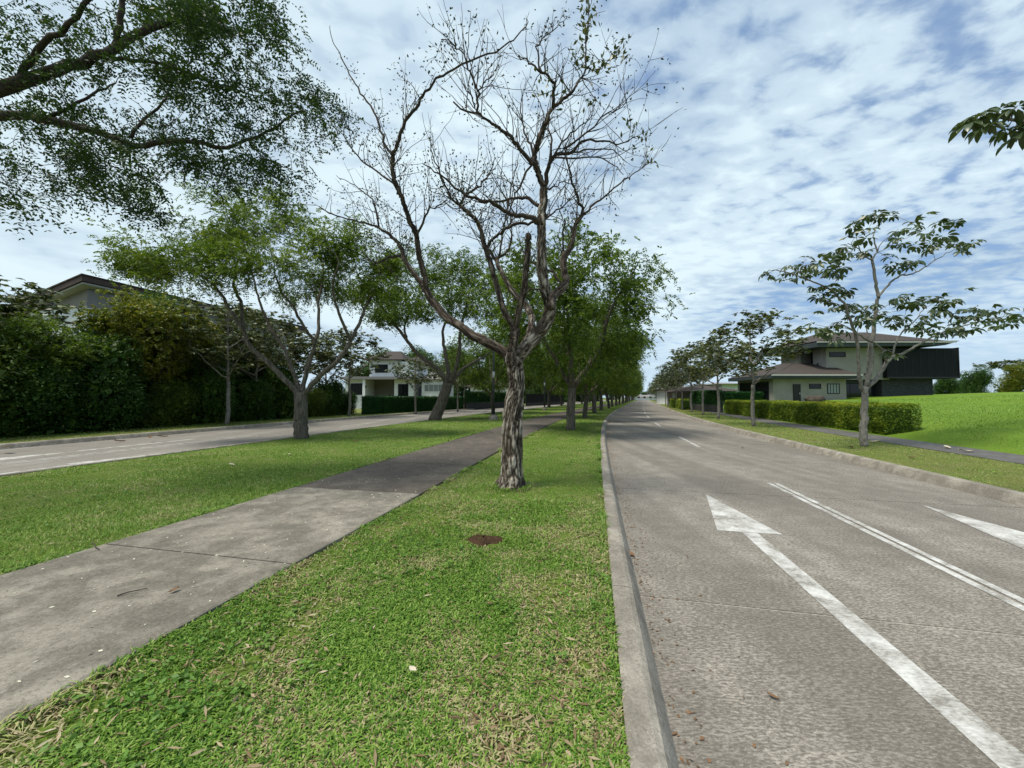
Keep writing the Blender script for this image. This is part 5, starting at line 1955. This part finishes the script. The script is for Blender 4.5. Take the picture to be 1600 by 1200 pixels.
# ------------------------------------------------------------------ grass blades
def grass():
    rng = np.random.default_rng(77)

    def region(s, o):
        """-1 none, 0 median lawn, 1 verge, 2 field"""
        r = np.full(s.shape, -1)
        r[(o > -10.88) & (o < -.01) & ~((o > PO0 - .0) & (o < PO1 + .0))] = 0
        r[(o > O_KR + .31) & (o < 8.98)] = 1
        r[(o < O_L1 - .25) & (o > -22.5)] = 1
        r[(o > 10.37) & (o < 40)] = 2
        return r

    def sample(n, r0, r1, a0, a1):
        r = r0 * (r1 / r0) ** rng.random(n)
        a = rng.uniform(a0, a1, n)
        return r * np.sin(a), r * np.cos(a), r

    def build(name, x, y, r, reg, o, bent, hs, label):
        n = len(x)
        z = np.where(reg == 2, 0, .128)
        sx, ox = so(x, y)
        z = np.where(reg == 2, zf(sx, ox) - .01, z)
        patch = fbm(np.stack([x * .9, y * .9, x * 0 + 3.3], -1), 3)
        patch2 = fbm(np.stack([x * 2.3 + 40, y * 2.3, x * 0 + 1.3], -1), 3)
        tint = rng.random(n) * .66 + .04 + (patch - .5) * .35
        dry = rng.random(n) < np.clip((patch2 - .50) * 2.6 + .16 + np.where((reg == 1), .12, 0) + .35 * np.exp(-((o + .3) / .35) ** 2) * (reg == 0)
                                      + .4 * np.exp(-((o - PO1 - .25) / .3) ** 2) * (patch > .5) * (reg == 0), .03, .8) * np.where(reg == 2, .35, 1)
        tint = np.where(dry, rng.uniform(.74, 1.0, n), tint)
        tint = np.where(reg == 2, .22 + tint * .45, tint)
        tint = np.clip(tint + np.where(reg == 2, .06, 0) + np.where(reg == 1, .1, 0), 0, 1)
        lush = np.clip(.75 + (patch - .5) * 1.6, .4, 1.3)
        L = rng.uniform(.6, 1.25, n) * hs * lush * np.where(dry, .8, 1)
        L = np.maximum(L, r * .0022)
        W = np.maximum(.0078, r * .0014) * rng.uniform(.7, 1.3, n) * np.where(reg == 2, .6, 1)
        an = rng.uniform(0, 6.283, n)
        d = np.stack([np.cos(an), np.sin(an)], -1)
        lean = rng.uniform(.35, 1.25, n) + np.where(dry, .5, 0)
        p0 = np.stack([x, y, z], -1)
        sd_ = np.stack([-d[:, 1], d[:, 0], 0 * x], -1)
        m_ = p0 + np.stack([d[:, 0] * L * .35 * lean, d[:, 1] * L * .35 * lean, L * .5], -1)
        tip = p0 + np.stack([d[:, 0] * L * 1.0 * lean, d[:, 1] * L * 1.0 * lean, L * np.clip(.95 - .45 * lean, .12, 1)], -1)
        w2 = (W * .5)[:, None]
        if bent:
            V = np.stack([p0 - sd_ * w2 * .7, p0 + sd_ * w2 * .7, m_ + sd_ * w2, m_ - sd_ * w2, tip], 1).reshape(-1, 3)
            k = np.arange(n) * 5
            f4 = np.stack([k, k + 1, k + 2, k + 3], -1)
            f3 = np.stack([k + 3, k + 2, k + 4], -1)
            me = mesh(name, V, f3, f4, attr={'tint': np.repeat(tint, 5)})
        else:
            V = np.stack([p0 - sd_ * w2, p0 + sd_ * w2, tip], 1).reshape(-1, 3)
            k = np.arange(n) * 3
            me = mesh(name, V, np.stack([k, k + 1, k + 2], -1), None, attr={'tint': np.repeat(tint, 3)})
        ob = obj(name, me, M['blade'])
        tag(ob, label, 'grass', None, 'stuff')

    # near: broad bent blades
    x, y, r = sample(420000, .8, 5.5, R(-80), R(42))
    s_, o_ = so(x, y)
    rg = region(s_, o_)
    soil = np.hypot((x + .29) / .20, (y - 3.97) / .14) < 1
    bare = fbm(np.stack([x * 2.3 + 40, y * 2.3, x * 0 + 1.3], -1), 3)
    edge = np.exp(-((o_ - PO1 - .45) / .45) ** 2) + np.exp(-((o_ + .35) / .3) ** 2) + .25
    thin = np.clip((bare - .52) * 6, 0, .8) * np.clip(edge, 0, 1)
    ok = (rg == 0) & ~soil & (rng.random(len(x)) < .92 - thin)
    build('lawn_grass', x[ok], y[ok], r[ok], rg[ok], o_[ok], True, .072, 'green and straw coloured lawn grass around the camera on the median')
    # ragged tufts along the footpath and kerb edges
    n = 15000
    s_ = .6 + 15 * rng.random(n) ** 1.4
    side_ = rng.integers(0, 3, n)
    o_ = np.where(side_ == 0, PO1 + .012, np.where(side_ == 1, PO0 - .012, -.012)) + np.where(side_ == 0, 1, -1) * np.abs(rng.normal(size=n)) * .03
    keep = fbm(np.stack([s_ * 2.2, side_ * 9.0, s_ * 0], -1), 3) > .46
    s_, o_ = s_[keep], o_[keep]
    x, y = fr(s_, o_)
    build('edge_grass', x, y, np.hypot(x, y), np.zeros(len(x), int), o_ - 5, True, .105, 'ragged taller grass along the footpath and kerb edges')
    n = 900
    b_ = ground(800, 761)
    a_ = rng.uniform(0, 6.283, n)
    q_ = .23 + np.abs(rng.normal(size=n)) * .07
    x, y = b_[0] + np.cos(a_) * q_, b_[1] + np.sin(a_) * q_
    build('edge_grass', x, y, np.hypot(x, y), np.zeros(n, int), np.full(n, -6.0), True, .12, 'taller grass tufts around the foot of the bare tree')
    # small broad-leaved weeds
    n = 900
    x, y, r = sample(n, 1.4, 9, R(-60), R(20))
    s_, o_ = so(x, y)
    kk = (region(s_, o_) == 0) & (fbm(np.stack([x * 1.3 + 5, y * 1.3, x * 0], -1), 2) > .5)
    x, y = x[kk], y[kk]
    m_ = 7
    P = np.repeat(np.stack([x, y, np.full(len(x), .165)], -1), m_, 0) + rng.normal(size=(len(x) * m_, 3)) * np.array([.02, .02, .008])
    a_ = rng.uniform(0, 6.283, len(P))
    Q_ = leaf_quads(P, np.stack([np.cos(a_), np.sin(a_), rng.uniform(.1, .5, len(P))], -1), rng.uniform(.02, .045, len(P)), rng.uniform(.014, .026, len(P)), rng)
    tag(obj('lawn_weeds', quads_mesh('lawn_weeds', Q_), M['leaf_weed']), 'small broad-leaved weeds among the near lawn grass', 'weeds', None, 'stuff')
    # dead stems and leaf scraps lying in the grass
    n = 5200
    x, y, r = sample(n, 1.3, 11, R(-66), R(22))
    s_, o_ = so(x, y)
    kk = (region(s_, o_) == 0) & (rng.random(n) < .25 + np.exp(-((o_ - PO1 - .4) / .5) ** 2) + np.exp(-((o_ + .4) / .4) ** 2))
    x, y = x[kk], y[kk]
    P = np.stack([x, y, rng.uniform(.145, .175, len(x))], -1)
    a_ = rng.uniform(0, 6.283, len(P))
    Q_ = leaf_quads(P, np.stack([np.cos(a_), np.sin(a_), rng.uniform(-.1, .15, len(P))], -1), rng.uniform(.03, .09, len(P)), rng.uniform(.004, .016, len(P)), rng)
    tag(obj('dead_grass', quads_mesh('dead_grass', Q_), M['thatch']), 'dead straw and leaf scraps lying in the near lawn', 'dead grass', None, 'stuff')
    x, y, r = sample(640000, 5.5, 40, R(-72), R(72))
    s_, o_ = so(x, y)
    rg = region(s_, o_)
    for q, nm, hs, lb in ((0, 'lawn_grass', .06, 'mown lawn grass farther along the median'), (1, 'verge_grass', .045, 'thin yellowish grass on the road verges'), (2, 'field_grass', .10, 'lush bright green grass of the sloping field')):
        ok = (rg == q) & ((rng.random(len(x)) < .5) | (q != 1) | (r > 9))
        build(nm, x[ok], y[ok], r[ok], rg[ok], o_[ok], False, hs, lb)


grass()

# ------------------------------------------------------------------ small things on the ground
def soil_heap():
    n = 30
    th = np.linspace(0, 6.283, n, endpoint=False)
    rng = np.random.default_rng(3)
    V = []
    for k, fct in enumerate((1.0, .7, .4, .1)):
        for a in th:
            rr = fct * (1 + .25 * math.sin(3 * a + 1) + .15 * math.sin(7 * a))
            V.append((.19 * rr * math.cos(a), .12 * rr * math.sin(a), (.0, .03, .045, .05)[k] + rng.normal() * .009 * (k > 0)))
    f4 = [(k * n + i, k * n + (i + 1) % n, (k + 1) * n + (i + 1) % n, (k + 1) * n + i) for k in range(3) for i in range(n)]
    o = obj('soil_heap', mesh('soil_heap', V, None, f4, True), M['soil'])
    o.location = (-.29, 3.97, .133)
    tag(o, 'small heap of red-brown soil in the grass in front of the bare tree', 'soil heap')


soil_heap()


def curl_leaf(seed):
    rng = np.random.default_rng(seed)
    V, f4 = [], []
    n = 7
    for i in range(n):
        t_ = i / (n - 1)
        w_ = math.sin(math.pi * min(.97, max(.04, t_)) ** .9) * .5
        for j in (-1, -.4, .4, 1):
            V.append(((t_ - .5), j * w_ * .5, .10 * abs(j) ** 1.5 + .22 * (t_ - .5) ** 2 + rng.normal() * .012))
    for i in range(n - 1):
        for j in range(3):
            f4.append((i * 4 + j, i * 4 + j + 1, (i + 1) * 4 + j + 1, (i + 1) * 4 + j))
    return mesh('fallen_leaf', V, None, f4, True)


lm = [curl_leaf(1), curl_leaf(2)]
lmp = [m_.copy() for m_ in lm]
LV = [(1208, 1092, 0, .055, 0, 'brown dead leaf lying alone on the near right carriageway'), (978, 880, 0, .16, 0, 'brown dead leaf in the gutter against the median kerb'), (985, 868, 0, .12, 0, 'second dead leaf in the gutter by the kerb joint'),
      (272, 925, .17, .07, 0, 'small curled brown leaf beside the twig on the footpath'), (362, 727, .15, .16, 1, 'pale dry leaf on the lawn left of the footpath'), (453, 711, .15, .15, 1, 'pale dry leaf on the lawn near the four-limbed tree'),
      (1366, 691, .15, .30, 1, 'pale dry leaf beside the large-leaved tree base'), (1480, 700, .16, .28, 1, 'pale dry leaf on the right pavement'), (1330, 700, .15, .26, 0, 'brown leaf left of the large-leaved tree base'), (1510, 706, .16, .3, 1, 'pale dry leaf farther right on the pavement'),
      (8, 700, .16, .4, 1, 'pale leaf on the far kerb at the left edge'), (187, 690, .02, .3, 0, 'brown leaf in the far gutter of the left carriageway'), (235, 684, .16, .3, 0, 'brown leaf on the far kerb of the left carriageway'), (254, 683, .16, .34, 0, 'darker brown leaf right beside another on the far kerb'),
      (645, 1050, .17, .06, 1, 'tiny pale leaf in the near lawn grass'), (1425, 716, .15, .2, 0, 'brown leaf on the right verge grass'), (1160, 700, .01, .14, 0, 'brown leaf far off on the carriageway'),
      (555, 690, .15, .2, 0, 'dark leaf on the lawn under the four-limbed tree crown'), (606, 716, .15, .16, 0, 'dark leaf at the lawn edge of the aged footpath'), (920, 690, .15, .2, 1, 'pale leaf on the lawn near the second tree')]
for k, (u, v, z, L, pale, lb) in enumerate(LV):
    p = ground(u, v, z)
    o = obj('fallen_leaf', (lmp if pale else lm)[k % 2], M['pale_leaf'] if pale else M['dead_leaf'])
    o.location = (p[0], p[1], z + .012)
    o.rotation_euler = (rnd.uniform(-.2, .2), rnd.uniform(-.2, .2), rnd.uniform(0, 6.28))
    o.scale = (L, L, L)
    tag(o, lb, 'leaf', 'fallen leaves')


def stick(label, a, b, r, z):
    pa, pb = ground(*a, z), ground(*b, z)
    Q = np.array([pa * (1 - t_) + pb * t_ + np.array([0, 0, .006 + .006 * math.sin(3 * t_)]) + np.array([.004 * math.sin(9 * t_), .006 * math.sin(7 * t_), 0]) for t_ in np.linspace(0, 1, 8)])
    me = MB().tube(Q - Q[0], np.linspace(r, r * .5, 8), 6).mesh('twig', True)
    o = obj('fallen_twig', me, M['twig'])
    o.location = [float(c) for c in Q[0]]
    tag(o, label, 'twig', 'fallen twigs')


stick('thin dark twig lying across the near footpath slab', (183, 932), (229, 921), .005, .170)
stick('pale short stick at the left edge of the footpath', (144, 850), (154, 860), .007, .170)

# scattered pale petals on the footpath, and dry litter in the gutter
rng = np.random.default_rng(12)
n = 620
s_ = 1.0 + 22 * rng.random(n) ** 1.25
o_ = rng.uniform(PO0 + .05, PO1 - .05, n)
x, y = fr(s_, o_)
P = np.stack([x, y, np.full(n, .1735)], -1)
D = np.stack([rng.normal(size=n), rng.normal(size=n), np.full(n, .04)], -1)
Q = leaf_quads(P, D, rng.uniform(.014, .034, n), rng.uniform(.008, .018, n), rng)
Q[:, :, 2] = np.maximum(Q[:, :, 2], .1715)
tag(obj('petals', quads_mesh('petals', Q), M['petal']), 'tiny pale petals scattered over the footpath', 'petals', None, 'stuff')
n = 1500
s_ = 1.2 + 28 * rng.random(n)
o_ = .235 + np.abs(rng.normal(size=n)) * .10 + (rng.random(n) < .12) * rng.random(n) * .5
x, y = fr(s_, o_)
P = np.stack([x, y, np.full(n, .007)], -1)
D = np.stack([rng.normal(size=n), rng.normal(size=n), np.full(n, .12)], -1)
Q = leaf_quads(P, D, rng.uniform(.010, .04, n), rng.uniform(.006, .02, n), rng)
Q[:, :, 2] = np.maximum(Q[:, :, 2], .0045)
tag(obj('leaf_litter', quads_mesh('leaf_litter', Q), M['dead_leaf']), 'dry brown litter along the median kerb gutter', 'litter', None, 'stuff')
